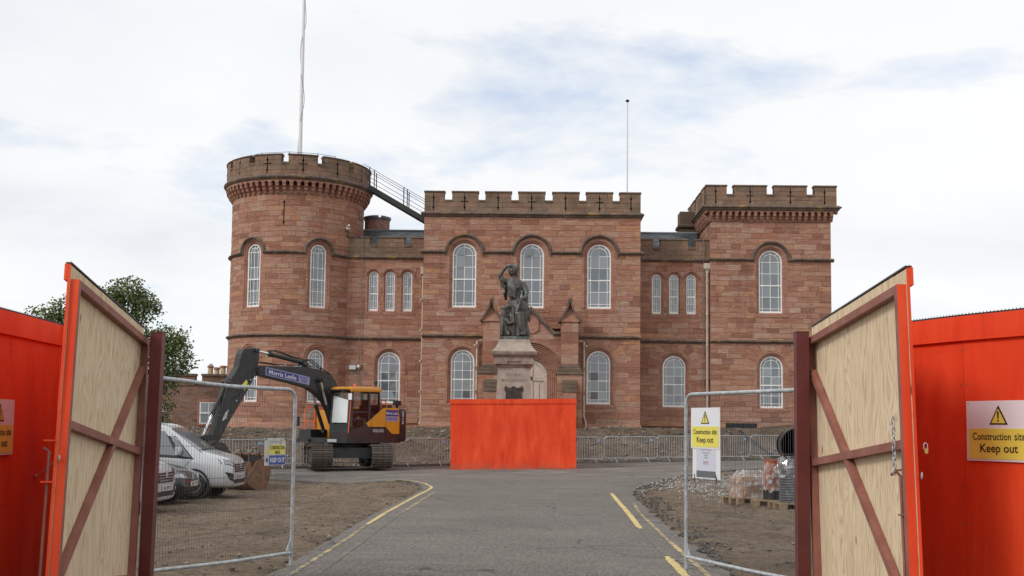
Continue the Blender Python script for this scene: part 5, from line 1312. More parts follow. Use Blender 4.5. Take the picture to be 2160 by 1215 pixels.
keep_out_sign('construction keep-out sign tied to the right mesh fence', along(FR, fra, .45, -.03, 1.62), (0, 0, fra), .58, .45)
t = thing('notice_board', 'white paper notice board tied below the fence keep-out sign', 'notice', along(FR, fra, .46, -.026, 1.255), (0, 0, fra))
b = MB(); b.box(-.275, .275, -.003, .003, -.19, .28); b.build('board', WHITE_SIGN, t)
b = MB(); b.box(-.19, .19, -.0055, -.0035, -.17, .16); b.build('paper', mat('paper', (.56, .56, .64), .6), t); b = MB(); b.box(-.19, .19, -.0075, -.0057, -.175, -.105); b.build('grey_band', GREY_SIGN, t)
RT = mat('red_print', (.34, .07, .06), .6); GT = mat('grey_print', (.25, .25, .28), .6)
for z, tx, w_, m_ in ((.125, 'Inverness Castle Project', .22, RT), (.095, 'Construction site', .15, GT), (.068, 'Site office', .07, GT), (.044, 'Contact', .08, GT), (-.005, 'Main Gate', .10, RT), (-.028, 'No Entry', .10, RT)): put_text('lettering', tx, m_, t, (0, -.0066, z), width=w_, height=.016, bold=.02)
b = MB()
for x in (-.23, .20): b.tube([(x, -.01, -.14), (x + .01, -.012, -.24), (x + .02, -.012, -.20)], .004, 5)
b.tube([(.20, -.01, -.16), (.24, -.02, -.20), (.28, -.02, -.22)], .004, 5); b.build('cable_tie', BLACK, t)
t = thing('site_sign', 'scuffed construction area keep-out sign tied to the left mesh fence', 'sign', along(FL, fla, .345, .03, 1.305), (0, 0, fla + pi))
t.scale = (.68, 1, .97)
b = MB(); b.box(-.245, .245, -.004, 0, -.155, .155); b.build('panel', mat('scuffed_white', (.55, .53, .50), .5, var=.15, vscale=9), t)
b = MB(); b.box(-.13, .225, -.0065, -.0045, -.03, .075); b.build('yellow_field', YEL_SIGN, t); b = MB(); b.box(-.14, .235, -.0065, -.0045, -.148, -.042); b.build('blue_field', BLUE_SIGN, t)
put_text('lettering', 'CONSTRUCTION', BLK_SIGN, t, (.048, -.0085, .045), width=.335, height=.042, bold=.02); put_text('lettering', 'AREA', BLK_SIGN, t, (.048, -.0085, -.008), width=.13, height=.038, bold=.02)
put_text('lettering', 'KEEP OUT', WHITE_SIGN, t, (.048, -.0085, -.095), width=.335, height=.052, bold=.02)
put_text('lettering', 'Garrison Construction', mat('teal_print', (.08, .22, .25), .6), t, (-.03, -.0055, .115), width=.19, height=.018, bold=.01)
b = MB(); b.lathe([(.026, -.0065), (.026, -.0045)], (.12, 0, .115), 12, 'y'); b.build('round_emblem', mat('tan_print', (.42, .34, .22), .6), t)
b = MB(); b.lathe([(.026, -.0065), (.026, -.0045)], (-.195, 0, -.095), 12, 'y'); b.build('blue_roundel', BLUE_SIGN, t)
b = MB(); b.prism([(-.225, -.01), (-.16, -.01), (-.193, .045)], lambda a, c, d: (a, d, c), -.0065, -.0045); b.build('warning_triangle', YEL_SIGN, t)
b = MB()
for x in (-.23, .225): b.tube([(x, -.012, .165), (x + .012, -.014, .13), (x - .01, -.008, .14)], .004, 5)
b.build('cable_tie', BLACK, t)
# ------------------------------------------------------------------ goods on pallets at right
WOOD = mat('pallet_timber', (.27, .19, .115), .85, var=.25, vscale=8, stretch=(1, 6, 6))
def pallet(label, x, y, rz, z):
    t = thing('timber_pallet', label, 'pallet', (x, y, z), (0, 0, rz), 'pallets right of the road')
    for i in range(5): b = MB(); b.box(-.5, .5, -.4 + i * .17, -.4 + i * .17 + .12, .12, .142); b.build('deck_board', WOOD, t)
    for yy in (-.40, -.05, .30):
        for xx in (-.5, -.07, .36): b = MB(); b.box(xx, xx + .14, yy, yy + .10, .02, .12); b.build('block', WOOD, t)
        b = MB(); b.box(-.5, .5, yy, yy + .10, 0, .02); b.build('base_board', WOOD, t)
    return t
gp_ = lambda x, y: gz(x, y) + .02
pallet('timber pallet under the black corrugated chamber', 5.42, 23.3, .12, gp_(5.6, 23.3))
pallet('timber pallet under the orange-brown plastic risers', 5.15, 24.15, -.1, gp_(5.2, 24.2) )
pallet('low timber pallet under the wrapped tan blocks', 4.78, 24.95, .3, gp_(4.6, 25))
TAN = mat('tan_blocks', (.42, .26, .175), .85, var=.15, vscale=6)
t = thing('wrapped_blocks', 'stack of tan blocks under clear stretch film on a low pallet', 'blocks', (4.76, 24.9, gp_(4.6, 25) + .142), (0, 0, .30))
for k in range(3):
    for i in range(2):
        b = MB(); b.box(-.34 + i * .33, -.34 + i * .33 + .32, -.3, .3, k * .15, k * .15 + .145); b.build('block', TAN, t)
def film_shell(rx, ry, h, seed, bot=0.0):
    r = random.Random(seed); b = MB(); LL = []
    for i in range(7):
        f = i / 6; l = []
        for k in range(28):
            a = 2 * pi * k / 28; cx_, sy_ = cos(a), sin(a); m_ = max(abs(cx_), abs(sy_)); q = (1 + .035 * r.gauss(0, 1)) * (1 - .30 * max(0, f - .75) / .25)
            l.append((rx * cx_ / m_ ** .8 * q, ry * sy_ / m_ ** .8 * q, bot + h * f + .02 * r.gauss(0, 1)))
        LL.append(l)
    b.loops(LL, True, False, True); return b
film_shell(.36, .33, .56, 3).build('stretch_film', FILM, t, recalc=False)
ORG = mat('orange_brown_plastic', (.42, .105, .042), .35, var=.15, vscale=3)
t = thing('plastic_risers', 'stack of orange-brown plastic chamber risers beside the black chamber', 'chamber', (5.10, 24.2, gp_(5.2, 24.2) + .142))
b = MB(); b.lathe([(.20, 0), (.20, .20)], n=20); b.build('black_base', BLACK, t, smooth=30)
for k in range(3):
    b = MB(); z = .20 + k * .21; b.lathe([(.165, z), (.165, z + .185), (.178, z + .19), (.178, z + .205), (.15, z + .207)], n=24); b.build('riser', ORG, t, smooth=30)
b = MB(); b.box(-.14, -.05, -.172, -.168, .34, .42); b.build('label', WHITE_SIGN, t)
film_shell(.20, .20, .6, 5, .18).build('stretch_film', FILM, t, recalc=False)
BLKP = mat('black_polyethylene', (.022, .022, .024), .32)
t = thing('corrugated_chamber', 'black corrugated plastic chamber wrapped in film with an open pipe end on top', 'chamber', (5.40, 23.3, gp_(5.4, 23.3) + .142))
b = MB(); pr = []
for k in range(17): z = k * .052; pr += [(.33, z), (.36, z + .008), (.36, z + .03), (.33, z + .038)]
b.lathe(pr, n=32); b.build('corrugated_body', mat('filmed_polyethylene', (.16, .165, .17), .22, var=.3, vscale=8), t, smooth=30)
b = MB(); b.lathe([(.335, -.34), (.355, -.34), (.355, .4), (.335, .4), (.33, -.32)], (0, 0, 1.15), 36, 'y', cap=False); o = b.build('open_pipe', BLKP, t, smooth=30); o.rotation_euler = (0, 0, -.15)
b = MB(); b.lathe([(.01, .38), (.33, .38)], (0, 0, 1.15), 28, 'y'); b.build('pipe_end', BLKP, t)
b = MB(); b.box(.10, .17, -.353, -.345, 1.02, 1.13); b.build('yellow_label', YEL_SIGN, t)
film_shell(.38, .38, .42, 7, .50).build('stretch_film', FILM, t, recalc=False)
BLK2 = mat('black_grille', (.02, .02, .022), .6)
t = thing('black_grating', 'black plastic grating lying on the bank below the right tower', 'grating', (10.35, 56.3, 1.32), (.0, 0, 0))
b = MB(); b.box(-.75, .75, 0, .02, .02, .62); b.build('back_sheet', BLK2, t)
for i in range(10): b = MB(); b.box(-.78, .78, -.06, -.002, .04 + i * .062, .075 + i * .062); b.build('slat', BLK2, t)
t = thing('timber_offcut', 'pale timber offcut lying on top of the bank', 'timber', (12.2, 54.6, bank_z(12.2, 54.6) + .04), (0, .05, .2))
b = MB(); b.box(-.3, .3, -.08, .08, 0, .13); b.build('board', WOOD, t)
t = thing('black_duct', 'black plastic duct lying down the face of the bank', 'duct', (10.8, 55.0, 0))
b = MB(); b.tube([(-.6, .4, bank_z(10.2, 55.4) + .06), (.5, -1.2, bank_z(11.3, 53.8) + .06), (1.4, -3.0, bank_z(12.2, 52) + .06)], .055, 8); b.build('pipe', BLKP, t)

# ------------------------------------------------------------------ spare bucket on the ground
RUST = mat('rusty_steel', (.14, .075, .045), .85, var=.4, vscale=5, vcol=(.24, .115, .055), bump=.4, bscale=18)
BDK = mat('worn_dark_steel', (.045, .040, .037), .6, var=.4, vscale=6)
def bucket(parent, w, s, mt, name='bucket'):
    pr = [(0, .95), (-.05, .55), (.02, .22), (.20, .03), (.48, 0), (.80, .12), (.98, .32)]
    pr = [(a * s, c * s) for a, c in pr]; b = MB()
    n = len(pr); vs = [(-w / 2, a, c) for a, c in pr] + [(w / 2, a, c) for a, c in pr]
    b.add(vs, [(i, i + 1, n + i + 1, n + i) for i in range(n - 1)]); o = b.build(name, mt, parent, smooth=40, recalc=False)
    md = o.modifiers.new('s', 'SOLIDIFY'); md.thickness = .03; md.offset = 0
    for x in (-w / 2, w / 2 - .025):
        b = MB(); b.prism(pr + [(.55 * s, .90 * s)], lambda a, c, d: (x + d, a, c), 0, .025); b.build('side_plate', mt, parent)
    for i in range(5):
        x = -w / 2 + .06 + i * (w - .12) / 4; b = MB(); b.hexa([(x - .05, .93 * s, .27 * s), (x + .05, .93 * s, .27 * s), (x + .05, .93 * s, .36 * s), (x - .05, .93 * s, .36 * s), (x - .02, 1.18 * s, .47 * s), (x + .02, 1.18 * s, .47 * s), (x + .02, 1.18 * s, .50 * s), (x - .02, 1.18 * s, .50 * s)]); b.build('tooth', BDK, parent)
    for x in (-.20, .14):
        b = MB(); b.prism([(-.06 * s, .85 * s), (.52 * s, .85 * s), (.50 * s, 1.10 * s), (.38 * s, 1.18 * s), (.20 * s, 1.02 * s), (.06 * s, 1.16 * s), (-.06 * s, 1.08 * s)], lambda a, c, d: (x + d, a, c), 0, .05); b.build('ear', BDK, parent)
    for y, z in ((.02, 1.06), (.43, 1.08)): b = MB(); b.tube([(-.42, y * s, z * s), (.42, y * s, z * s)], .045, 10); b.build('pin', mt, parent)
t = thing('spare_bucket', 'rusty spare excavator bucket resting on the soil behind the fence sign', 'bucket', (-8.45, 34.9, gz(-8.45, 34.9) - .02), (.05, 0, 2.65))
bucket(t, 1.15, 1.0, RUST)

# ------------------------------------------------------------------ tree behind the left hoarding
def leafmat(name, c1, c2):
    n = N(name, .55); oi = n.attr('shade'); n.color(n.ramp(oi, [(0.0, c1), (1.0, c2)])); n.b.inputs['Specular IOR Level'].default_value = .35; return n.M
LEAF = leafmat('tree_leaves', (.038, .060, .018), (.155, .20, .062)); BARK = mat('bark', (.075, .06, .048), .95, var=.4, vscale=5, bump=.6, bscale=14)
def tree(label, x, y, z, clumps, trunk, seed, nleaf, group=None):
    r = random.Random(seed); t = thing('leafy_tree', label, 'tree', (x, y, z)); tb = MB()
    tb.tube([(0, 0, -.1), (.05, 0, trunk * .5), (.0, .05, trunk)], [.24, .18, .13], 10)
    for c in clumps:
        m_ = Vector((c[0] * .45, c[1] * .45, trunk + (c[2] - trunk) * .55)); tb.tube([(0, 0, trunk * .75), tuple(m_), (c[0], c[1], c[2])], [.09, .05, .02], 6)
        for k in range(5):
            d_ = Vector((r.gauss(0, 1), r.gauss(0, 1), r.gauss(.3, .8))).normalized() * c[3] * .9; e = Vector(c[:3]) + d_; tb.tube([tuple(c[:3]), tuple(e)], [.02, .006], 4)
    tb.build('trunk', BARK, t, smooth=50)
    b = MB(); sh = []
    tot = sum(c[3] ** 2 for c in clumps)
    for c in clumps:
        sprays = max(6, int(nleaf / 9 * c[3] ** 2 / tot))
        for s_ in range(sprays):
            d_ = Vector((r.gauss(0, 1), r.gauss(0, 1), r.gauss(0, .85))).normalized(); rad = c[3] * r.uniform(.25, 1.0) ** .45 * (1.0 + .35 * noise.noise(d_ * 2.2 + Vector((seed, c[0], c[1]))))
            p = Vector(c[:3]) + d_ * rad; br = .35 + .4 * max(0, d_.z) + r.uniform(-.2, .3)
            for k in range(9):
                q = p + Vector((r.gauss(0, .085), r.gauss(0, .085), r.gauss(0, .07))); a = Vector((r.gauss(0, 1), r.gauss(0, 1), r.gauss(0, .7))).normalized(); n_ = a.cross(Vector((r.gauss(0, 1), r.gauss(0, 1), r.gauss(0, 1)))).normalized()
                l_ = r.uniform(.055, .10); w_ = l_ * .42
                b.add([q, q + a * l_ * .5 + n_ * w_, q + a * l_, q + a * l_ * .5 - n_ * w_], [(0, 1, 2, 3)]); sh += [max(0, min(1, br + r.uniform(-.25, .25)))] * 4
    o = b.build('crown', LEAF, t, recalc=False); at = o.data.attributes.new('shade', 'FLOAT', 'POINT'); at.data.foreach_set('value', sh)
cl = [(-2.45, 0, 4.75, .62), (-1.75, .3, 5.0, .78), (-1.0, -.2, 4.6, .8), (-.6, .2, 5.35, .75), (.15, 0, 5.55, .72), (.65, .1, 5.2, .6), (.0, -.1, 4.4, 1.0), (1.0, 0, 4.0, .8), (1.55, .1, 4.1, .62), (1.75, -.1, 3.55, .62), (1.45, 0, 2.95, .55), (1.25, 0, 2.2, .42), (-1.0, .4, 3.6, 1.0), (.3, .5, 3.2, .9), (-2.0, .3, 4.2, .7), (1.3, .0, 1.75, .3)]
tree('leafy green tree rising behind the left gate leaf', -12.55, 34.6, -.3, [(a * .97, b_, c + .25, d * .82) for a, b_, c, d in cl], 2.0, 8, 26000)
from mathutils.bvhtree import BVHTree
# ------------------------------------------------------------------ road vehicles
SILVER = mat('silver_car_paint', (.56, .57, .59), .28, metal=.35, spec=.5, coat=.6, var=.03, vscale=2)
DARKPAINT = mat('charcoal_car_paint', (.022, .023, .028), .3, metal=.3, coat=.7)
LAMP = mat('headlamp_glass', (.34, .36, .38), .08, spec=.9, coat=1.0, var=.35, vscale=16); LAMPD = mat('headlamp_bezel', (.05, .052, .056), .2)
PLATE = mat('number_plate', (.66, .66, .62), .4); RIM = mat('alloy_rim', (.40, .41, .42), .35, metal=.8); DARKTRIM = mat('dark_trim', (.016, .016, .017), .5)
GRBAR = mat('grille_silver', (.42, .43, .45), .35, metal=.4); SEAT = mat('seat_cloth', (.03, .03, .034), .9)
def vehicle(name, label, cat, loc, spec, paint, group):
    t = thing(name, label, cat, loc, (0, 0, 0), group)
    top, wid, bot, belt, tum, nose, Lh = spec['top'], spec['wid'], spec['bot'], spec['belt'], spec['tum'], spec['nose'], spec['len']
    def section(x):
        zt, w, zb, be = lin(top, x), lin(wid, x), lin(bot, x), lin(belt, x)
        be = min(be, zt - .07); h = zt - be; k = min(1, h / .22); q = tum * max(0, h - .1)
        return [(0, zb), (w * .82, zb), (w - .035, zb + .05), (w, zb + .17), (w + .008, zb + (be - zb) * .5), (w - .005, be - .04), (w - .022, be), (w - .022 - q * .55, be + (h - .13 * k) * .55), (w - .03 - q, zt - .13 * k), (w - .075 - q, zt - .055 * k), (w - .17 - q, zt - .015 * k), (w * .45, zt + .008), (0, zt + .014)]
    xs_ = spec['xs']; LL = []
    for x in xs_:
        s_ = section(x); LL.append([(x, y, z) for y, z in s_] + [(x, -y, z) for y, z in s_[-2:0:-1]])
    b = MB(); b.loops(LL); body = b.build('body', paint, t, smooth=38)
    sd_ = body.modifiers.new('sub', 'SUBSURF'); sd_.levels = 1; sd_.render_levels = 1
    dg = bpy.context.evaluated_depsgraph_get(); dg.update(); bvh = BVHTree.FromObject(body, dg)
    def side_y(x, z):
        h = bvh.ray_cast(Vector((x, 3, z)), Vector((0, -1, 0)))[0]; return h.y if h else lin(wid, x)
    def top_z(x, y):
        h = bvh.ray_cast(Vector((x, y, 4)), Vector((0, 0, -1)))[0]; return h.z if h else lin(top, x)
    def front_x(y, z):
        h = bvh.ray_cast(Vector((9, y, z)), Vector((-1, 0, 0)))[0]; return h.x if h else Lh - .4
    def patch(nm, quad, fn, m_, nu=6, nv=4, par=None):
        b = MB(); vs = []
        for j in range(nv + 1):
            for i in range(nu + 1):
                u_, v_ = i / nu, j / nv; a = [(quad[0][k] * (1 - u_) + quad[1][k] * u_) * (1 - v_) + (quad[3][k] * (1 - u_) + quad[2][k] * u_) * v_ for k in (0, 1)]
                vs.append(fn(*a))
        b.add(vs, [(j * (nu + 1) + i, j * (nu + 1) + i + 1, (j + 1) * (nu + 1) + i + 1, (j + 1) * (nu + 1) + i) for j in range(nv) for i in range(nu)])
        o = b.build(nm, m_, par or t, smooth=60, recalc=False); return o
    for sg in (-1, 1):
        for k, q in enumerate(spec['side_glass']): patch('side_window', q, lambda a, c: (a, sg * (side_y(a, c) + .006), c), spec.get('glass', CAR_GLASS_O), par=t)
        q = spec['pillar']
        if q: patch('window_trim', q, lambda a, c: (a, sg * (side_y(a, c) + .004), c), DARKTRIM)
        for q in spec.get('mould', ()): patch('side_moulding', q, lambda a, c: (a, sg * (side_y(a, c) + .012), c), DARKTRIM, 8, 1)
        for q in spec.get('seams', ()): patch('door_seam', q, lambda a, c: (a, sg * (side_y(a, c) + .003), c), DARKTRIM, 1, 8)
        for q, m_, nm in spec['lamps']: patch(nm, q, lambda a, c: (front_x(a, c) + (.010 if m_ is not LAMP else .016), sg * a, c), m_, 8, 4)
        mx, mz = spec['mirror']; b = MB(); y0 = side_y(mx, mz)
        b.loops([[(mx + dx, sg * (y0 + .06 + dy), mz + dz) for dx, dy, dz in ((-.06, 0, -.10), (.05, .02, -.12), (.09, .02, .0), (.05, .02, .13), (-.06, 0, .12))], [(mx + dx, sg * (y0 + .24 + dy), mz + dz) for dx, dy, dz in ((-.06, 0, -.09), (.02, 0, -.10), (.05, 0, .0), (.02, 0, .10), (-.06, 0, .10))]])
        b.build('door_mirror', paint, t, smooth=50); b = MB(); b.beam((mx, sg * (y0 - .02), mz - .06), (mx, sg * (y0 + .10), mz - .06), .05, .04); b.build('mirror_arm', DARKTRIM, t)
        for wx in spec['wheels']:
            R = spec['wr']; yo = lin(wid, wx)
            b = MB(); b.lathe([(R + .085, yo * sg - sg * .35), (R + .085, sg * (yo + .012)), (R + .03, sg * (yo + .013)), (R - .05, sg * (yo - .12))], (wx, 0, R), 28, 'x' if False else 'y'); b.build('wheel_arch', DARKTRIM, t, smooth=40)
            b = MB(); yo2 = yo + .016; b.lathe([(R * .62, sg * (yo2 - .20)), (R * .93, sg * (yo2 - .205)), (R, sg * (yo2 - .17)), (R, sg * (yo2 - .04)), (R * .93, sg * yo2), (R * .66, sg * (yo2 + .004)), (R * .62, sg * (yo2 - .02))], (wx, 0, R), 30, 'y'); wh = b.build('wheel', RUBBER, t, smooth=40)
            b = MB(); b.lathe([(R * .63, sg * (yo2 - .03)), (R * .63, sg * (yo2 + .006)), (R * .56, sg * (yo2 + .004)), (R * .54, sg * (yo2 - .035)), (R * .2, sg * (yo2 - .04))], (wx, 0, R), 24, 'y', cap=False)
            for k in range(5 if cat == 'car' else 6):
                a = 2 * pi * k / (5 if cat == 'car' else 6) + .3; b.beam((wx + .05 * cos(a), sg * (yo2 - .012), R + .05 * sin(a)), (wx + R * .58 * cos(a), sg * (yo2 - .012), R + R * .58 * sin(a)), .07, .02, (0, 1, 0))
            b.lathe([(.07, sg * (yo2 - .03)), (.06, sg * (yo2 + .008)), (.01, sg * (yo2 + .012))], (wx, 0, R), 12, 'y'); b.build('rim', RIM, wh, smooth=40)
            b = MB(); b.lathe([(R * .60, sg * (yo2 - .06)), (.01, sg * (yo2 - .06))], (wx, 0, R), 20, 'y'); b.build('brake_disc', DARKTRIM, wh)
    x0, x1, y0, y1 = spec['screen']; patch('windscreen', [(x1, -y1), (x1, y1), (x0, y0), (x0, -y0)], lambda a, c: (a + .004, c, top_z(a, c) + .010), spec.get('glass', CAR_GLASS_O), 8, 8)
    patch('screen_surround', [(x1 + .07, -y1 - .02), (x1 + .07, y1 + .02), (x1 - .01, y1), (x1 - .01, -y1)], lambda a, c: (a + .003, c, top_z(a, c) + .012), DARKTRIM, 8, 1)
    for q, m_, nm in spec['front']: patch(nm, q, lambda a, c: (front_x(a, c) + (.008 if nm != 'grille_bar' else .026), a, c), m_, 10, 3)
    pz = spec['plate']; b = MB(); px_ = front_x(0, pz) + .035; b.box(px_ - .02, px_, -.26, .26, pz - .057, pz + .057); pl = b.build('number_plate', PLATE, t)
    put_text('plate_lettering', spec['reg'], BLK_SIGN, pl, (px_ + .003, 0, pz), (0, 0, pi / 2), width=.47, height=.08, bold=.02)
    b = MB(); b.lathe([(.075, 0), (.085, .006), (.05, .014), (.01, .012)], (0, 0, 0), 16, 'x'); bd = b.build('front_badge', GRBAR, t, smooth=40); bd.location = (front_x(0, spec['badge']) + .022, 0, spec['badge'])
    return t
CAR_GLASS_O = N('vehicle_glass', .03); CAR_GLASS_O.b.inputs['Base Color'].default_value = (.16, .172, .18, 1); CAR_GLASS_O.b.inputs['IOR'].default_value = 1.95; CAR_GLASS_O = CAR_GLASS_O.M
def van_spec(reg):
    return dict(len=5.0, top=[(0, 1.86), (.15, 1.93), (1.5, 1.97), (2.9, 1.96), (3.15, 1.90), (3.30, 1.83), (4.10, 1.27), (4.25, 1.21), (4.62, 1.12), (4.80, 1.07), (4.90, 1.01), (4.96, .92), (5.0, .84)],
        wid=[(0, .88), (.1, .95), (.5, .97), (4.0, .97), (4.45, .955), (4.70, .92), (4.85, .87), (4.95, .79), (5.0, .72)], bot=[(0, .34), (.5, .26), (4.5, .24), (4.9, .25), (4.97, .27), (5.0, .32)],
        belt=[(0, 1.14), (3.0, 1.10), (3.9, 1.00), (4.3, .96), (5, .9)], tum=.17, nose=1, wr=.34, wheels=(.98, 4.02), xs=[0, .05, .15, .5, 1.2, 2.0, 2.9, 3.10, 3.25, 3.45, 3.8, 4.05, 4.15, 4.3, 4.5, 4.65, 4.78, 4.88, 4.95, 4.985, 5.0],
        side_glass=[[(2.32, 1.16), (3.55, 1.10), (3.18, 1.74), (2.32, 1.80)], [(3.60, 1.09), (3.92, 1.06), (3.62, 1.42), (3.36, 1.66)]], pillar=[(2.26, 1.10), (4.02, 1.00), (3.30, 1.80), (2.26, 1.84)],
        mould=[[(.5, .62), (3.55, .62), (3.55, .70), (.5, .70)]], seams=[[(2.20, .45), (2.215, .45), (2.215, 1.85), (2.20, 1.85)], [(3.70, .75), (3.715, .75), (3.96, 1.0), (3.945, 1.0)]],
        lamps=[([(.50, .78), (.90, .88), (.88, 1.03), (.52, .90)], LAMPD, 'headlamp_bezel'), ([(.58, .815), (.865, .89), (.85, .985), (.60, .88)], LAMP, 'headlamp'), ([(.55, .40), (.80, .46), (.88, .68), (.62, .60)], DARKTRIM, 'fog_lamp_recess'), ([(.62, .47), (.70, .48), (.72, .55), (.64, .54)], LAMP, 'fog_lamp')],
        mirror=(3.62, 1.22), screen=(3.30, 4.12, .66, .84),
        front=[([(-.50, .66), (.50, .66), (.52, .88), (-.52, .88)], DARKTRIM, 'grille'), ([(-.49, .70), (.49, .70), (.49, .718), (-.49, .718)], GRBAR, 'grille_bar'), ([(-.50, .76), (.50, .76), (.50, .778), (-.50, .778)], GRBAR, 'grille_bar'), ([(-.51, .82), (.51, .82), (.51, .838), (-.51, .838)], GRBAR, 'grille_bar'), ([(-.58, .36), (.58, .36), (.50, .47), (-.50, .47)], DARKTRIM, 'lower_intake')],
        plate=.545, badge=.84, reg=reg)
car_spec = dict(len=4.7, top=[(0, .92), (.1, 1.0), (.5, 1.05), (1.0, 1.30), (1.6, 1.44), (2.3, 1.47), (2.75, 1.42), (3.45, 1.02), (3.6, .98), (4.1, .90), (4.45, .80), (4.6, .72), (4.68, .60), (4.7, .52)],
    wid=[(0, .78), (.15, .86), (.5, .90), (4.0, .91), (4.3, .87), (4.5, .80), (4.62, .70), (4.7, .58)], bot=[(0, .32), (.5, .22), (4.3, .20), (4.6, .22), (4.66, .25), (4.7, .32)],
    belt=[(0, .88), (3.0, .92), (3.6, .86), (4.7, .7)], tum=.42, nose=1, wr=.33, wheels=(.9, 3.75), xs=[0, .04, .15, .5, .9, 1.4, 2.0, 2.5, 2.75, 3.1, 3.4, 3.55, 3.8, 4.1, 4.35, 4.5, 4.6, 4.66, 4.7],
    side_glass=[[(1.1, .98), (2.1, .98), (2.1, 1.32), (1.5, 1.30)], [(2.14, .98), (3.1, .97), (2.75, 1.28), (2.14, 1.33)]], pillar=[(1.0, .95), (3.25, .93), (2.72, 1.32), (1.4, 1.34)], mould=(), seams=[[(2.11, .4), (2.12, .4), (2.12, 1.3), (2.11, 1.3)]],
    lamps=[([(.40, .60), (.84, .64), (.84, .74), (.44, .68)], LAMP, 'headlamp'), ([(.45, .30), (.74, .32), (.78, .42), (.50, .42)], DARKTRIM, 'fog_lamp_recess')], mirror=(3.05, 1.0), screen=(2.75, 3.45, .54, .70),
    front=[([(-.42, .56), (.42, .56), (.40, .67), (-.40, .67)], DARKTRIM, 'grille'), ([(-.41, .585), (.41, .585), (.41, .595), (-.41, .595)], GRBAR, 'grille_bar'), ([(-.41, .625), (.41, .625), (.41, .635), (-.41, .635)], GRBAR, 'grille_bar'), ([(-.55, .26), (.55, .26), (.50, .40), (-.50, .40)], DARKTRIM, 'lower_intake')], plate=.47, badge=.63, reg='SG17 FVT')
vehicle('parked_van', 'silver panel van with its full windscreen in view, farthest of the parked row', 'van', (-7.90 - 5.0, 31.0, -.34), van_spec('SF16 UCT'), SILVER, 'vehicles parked left of the road')
vehicle('parked_car', 'dark charcoal saloon car parked between the two silver vans', 'car', (-8.36 - 4.7, 28.3, -.34), car_spec, DARKPAINT, 'vehicles parked left of the road')
vehicle('parked_van', 'silver van nearest the camera, only its grille and bumper in view', 'van', (-8.06 - 5.0, 25.2, -.36), van_spec('SR15 NYO'), SILVER, 'vehicles parked left of the road')

# ------------------------------------------------------------------ tracked excavator
YEL = mat('construction_yellow', (.64, .275, .018), .38, coat=.3, var=.06, vscale=2); CHAR = mat('charcoal_machine_paint', (.026, .026, .027), .45, var=.25, vscale=4); MAROON = mat('brown_black_panel', (.038, .022, .022), .42); ORAIL = mat('orange_rail', (.70, .12, .022), .45)
TRK = mat('track_steel', (.090, .072, .060), .65, metal=.3, var=.45, vscale=9, vcol=(.16, .125, .10)); STICK_W = mat('sticker_white', (.58, .58, .60), .4); STICK_B = mat('sticker_blue', (.035, .042, .22), .4); STICK_L = mat('sticker_lilac', (.28, .27, .42), .4)
EXY = 42.5
ex = thing('tracked_excavator', 'yellow and charcoal tracked excavator with raised boom in front of the round tower', 'excavator', (-6.86, EXY, .07), (0, 0, radians(-126)), scale=1.05)
XZ = lambda a, c, d: (a, d, c)
# undercarriage, turned relative to the house
UR = radians(52)
def under(b, name, m_, smooth=None, **k):
    o = b.build(name, m_, ex, smooth=smooth, **k); o.rotation_euler = (0, 0, UR); return o
b = MB(); b.box(-1.2, 1.2, -.75, .75, .34, .70); b.lathe([(.62, .68), (.62, .80), (.66, .82), (.66, .90), (.58, .93)], n=28); b.box(-.55, .55, -1.0, 1.0, .38, .58); under(b, 'car_body', CHAR)
TL, TRd, SHW = 1.42, .36, .72
for sy in (-1, 1):
    yc_ = sy * 1.02
    b = MB(); b.box(-1.35, 1.35, yc_ - .16, yc_ + .16, .24, .56); b.box(-.9, .9, yc_ - .2, yc_ + .2, .50, .62); under(b, 'track_frame', BDK)
    for x, nm in ((-TL, 'sprocket'), (TL, 'idler')):
        b = MB(); b.lathe([(.10, -.20), (.29, -.14), (.30, -.06), (.30, .06), (.29, .14), (.10, .20)], (x, yc_, .42), 20, 'y'); under(b, nm, BDK, 40)
    for k in range(6): b = MB(); b.lathe([(.08, -.2), (.12, -.18), (.12, .18), (.08, .2)], (-1.05 + k * .42, yc_, .18), 12, 'y'); under(b, 'roller', BDK, 40)
    b = MB(); b.box(-.085, .085, -SHW / 2, SHW / 2, -.012, .014); b.box(-.06, -.035, -SHW / 2, SHW / 2, .014, .05); b.box(.03, .05, -SHW / 2, SHW / 2, .014, .042); b.box(-.08, .08, -.13, .13, -.07, -.012)
    shoe = None; per_ = 4 * TL + 2 * pi * TRd; nS = 44
    for k in range(nS):
        s_ = per_ * k / nS
        if s_ < 2 * TL: x, z, a = -TL + s_, .42 + TRd - .06 * sin(pi * s_ / (2 * TL)), 0.0
        elif s_ < 2 * TL + pi * TRd: q = (s_ - 2 * TL) / TRd; x, z, a = TL + TRd * sin(q), .42 + TRd * cos(q), q
        elif s_ < 4 * TL + pi * TRd: x, z, a = TL - (s_ - 2 * TL - pi * TRd), .42 - TRd, pi
        else: q = (s_ - 4 * TL - pi * TRd) / TRd + pi; x, z, a = -TL + TRd * sin(q), .42 + TRd * cos(q), q
        if shoe is None: o = b.build('track_shoe', TRK, ex); shoe = o.data
        else: o = link('track_shoe', shoe, ex)
        R_ = Matrix.Rotation(UR, 4, 'Z') @ Matrix.Translation((x, yc_, z)) @ Matrix.Rotation(a, 4, 'Y')
        o.location = R_.to_translation(); o.rotation_euler = R_.to_euler()
def part(b, name, m_, parent=None, smooth=None, **k): return b.build(name, m_, parent or ex, smooth=smooth, **k)
ZD = -.07
def P(*pts): return [(a, c + ZD) for a, c in pts]
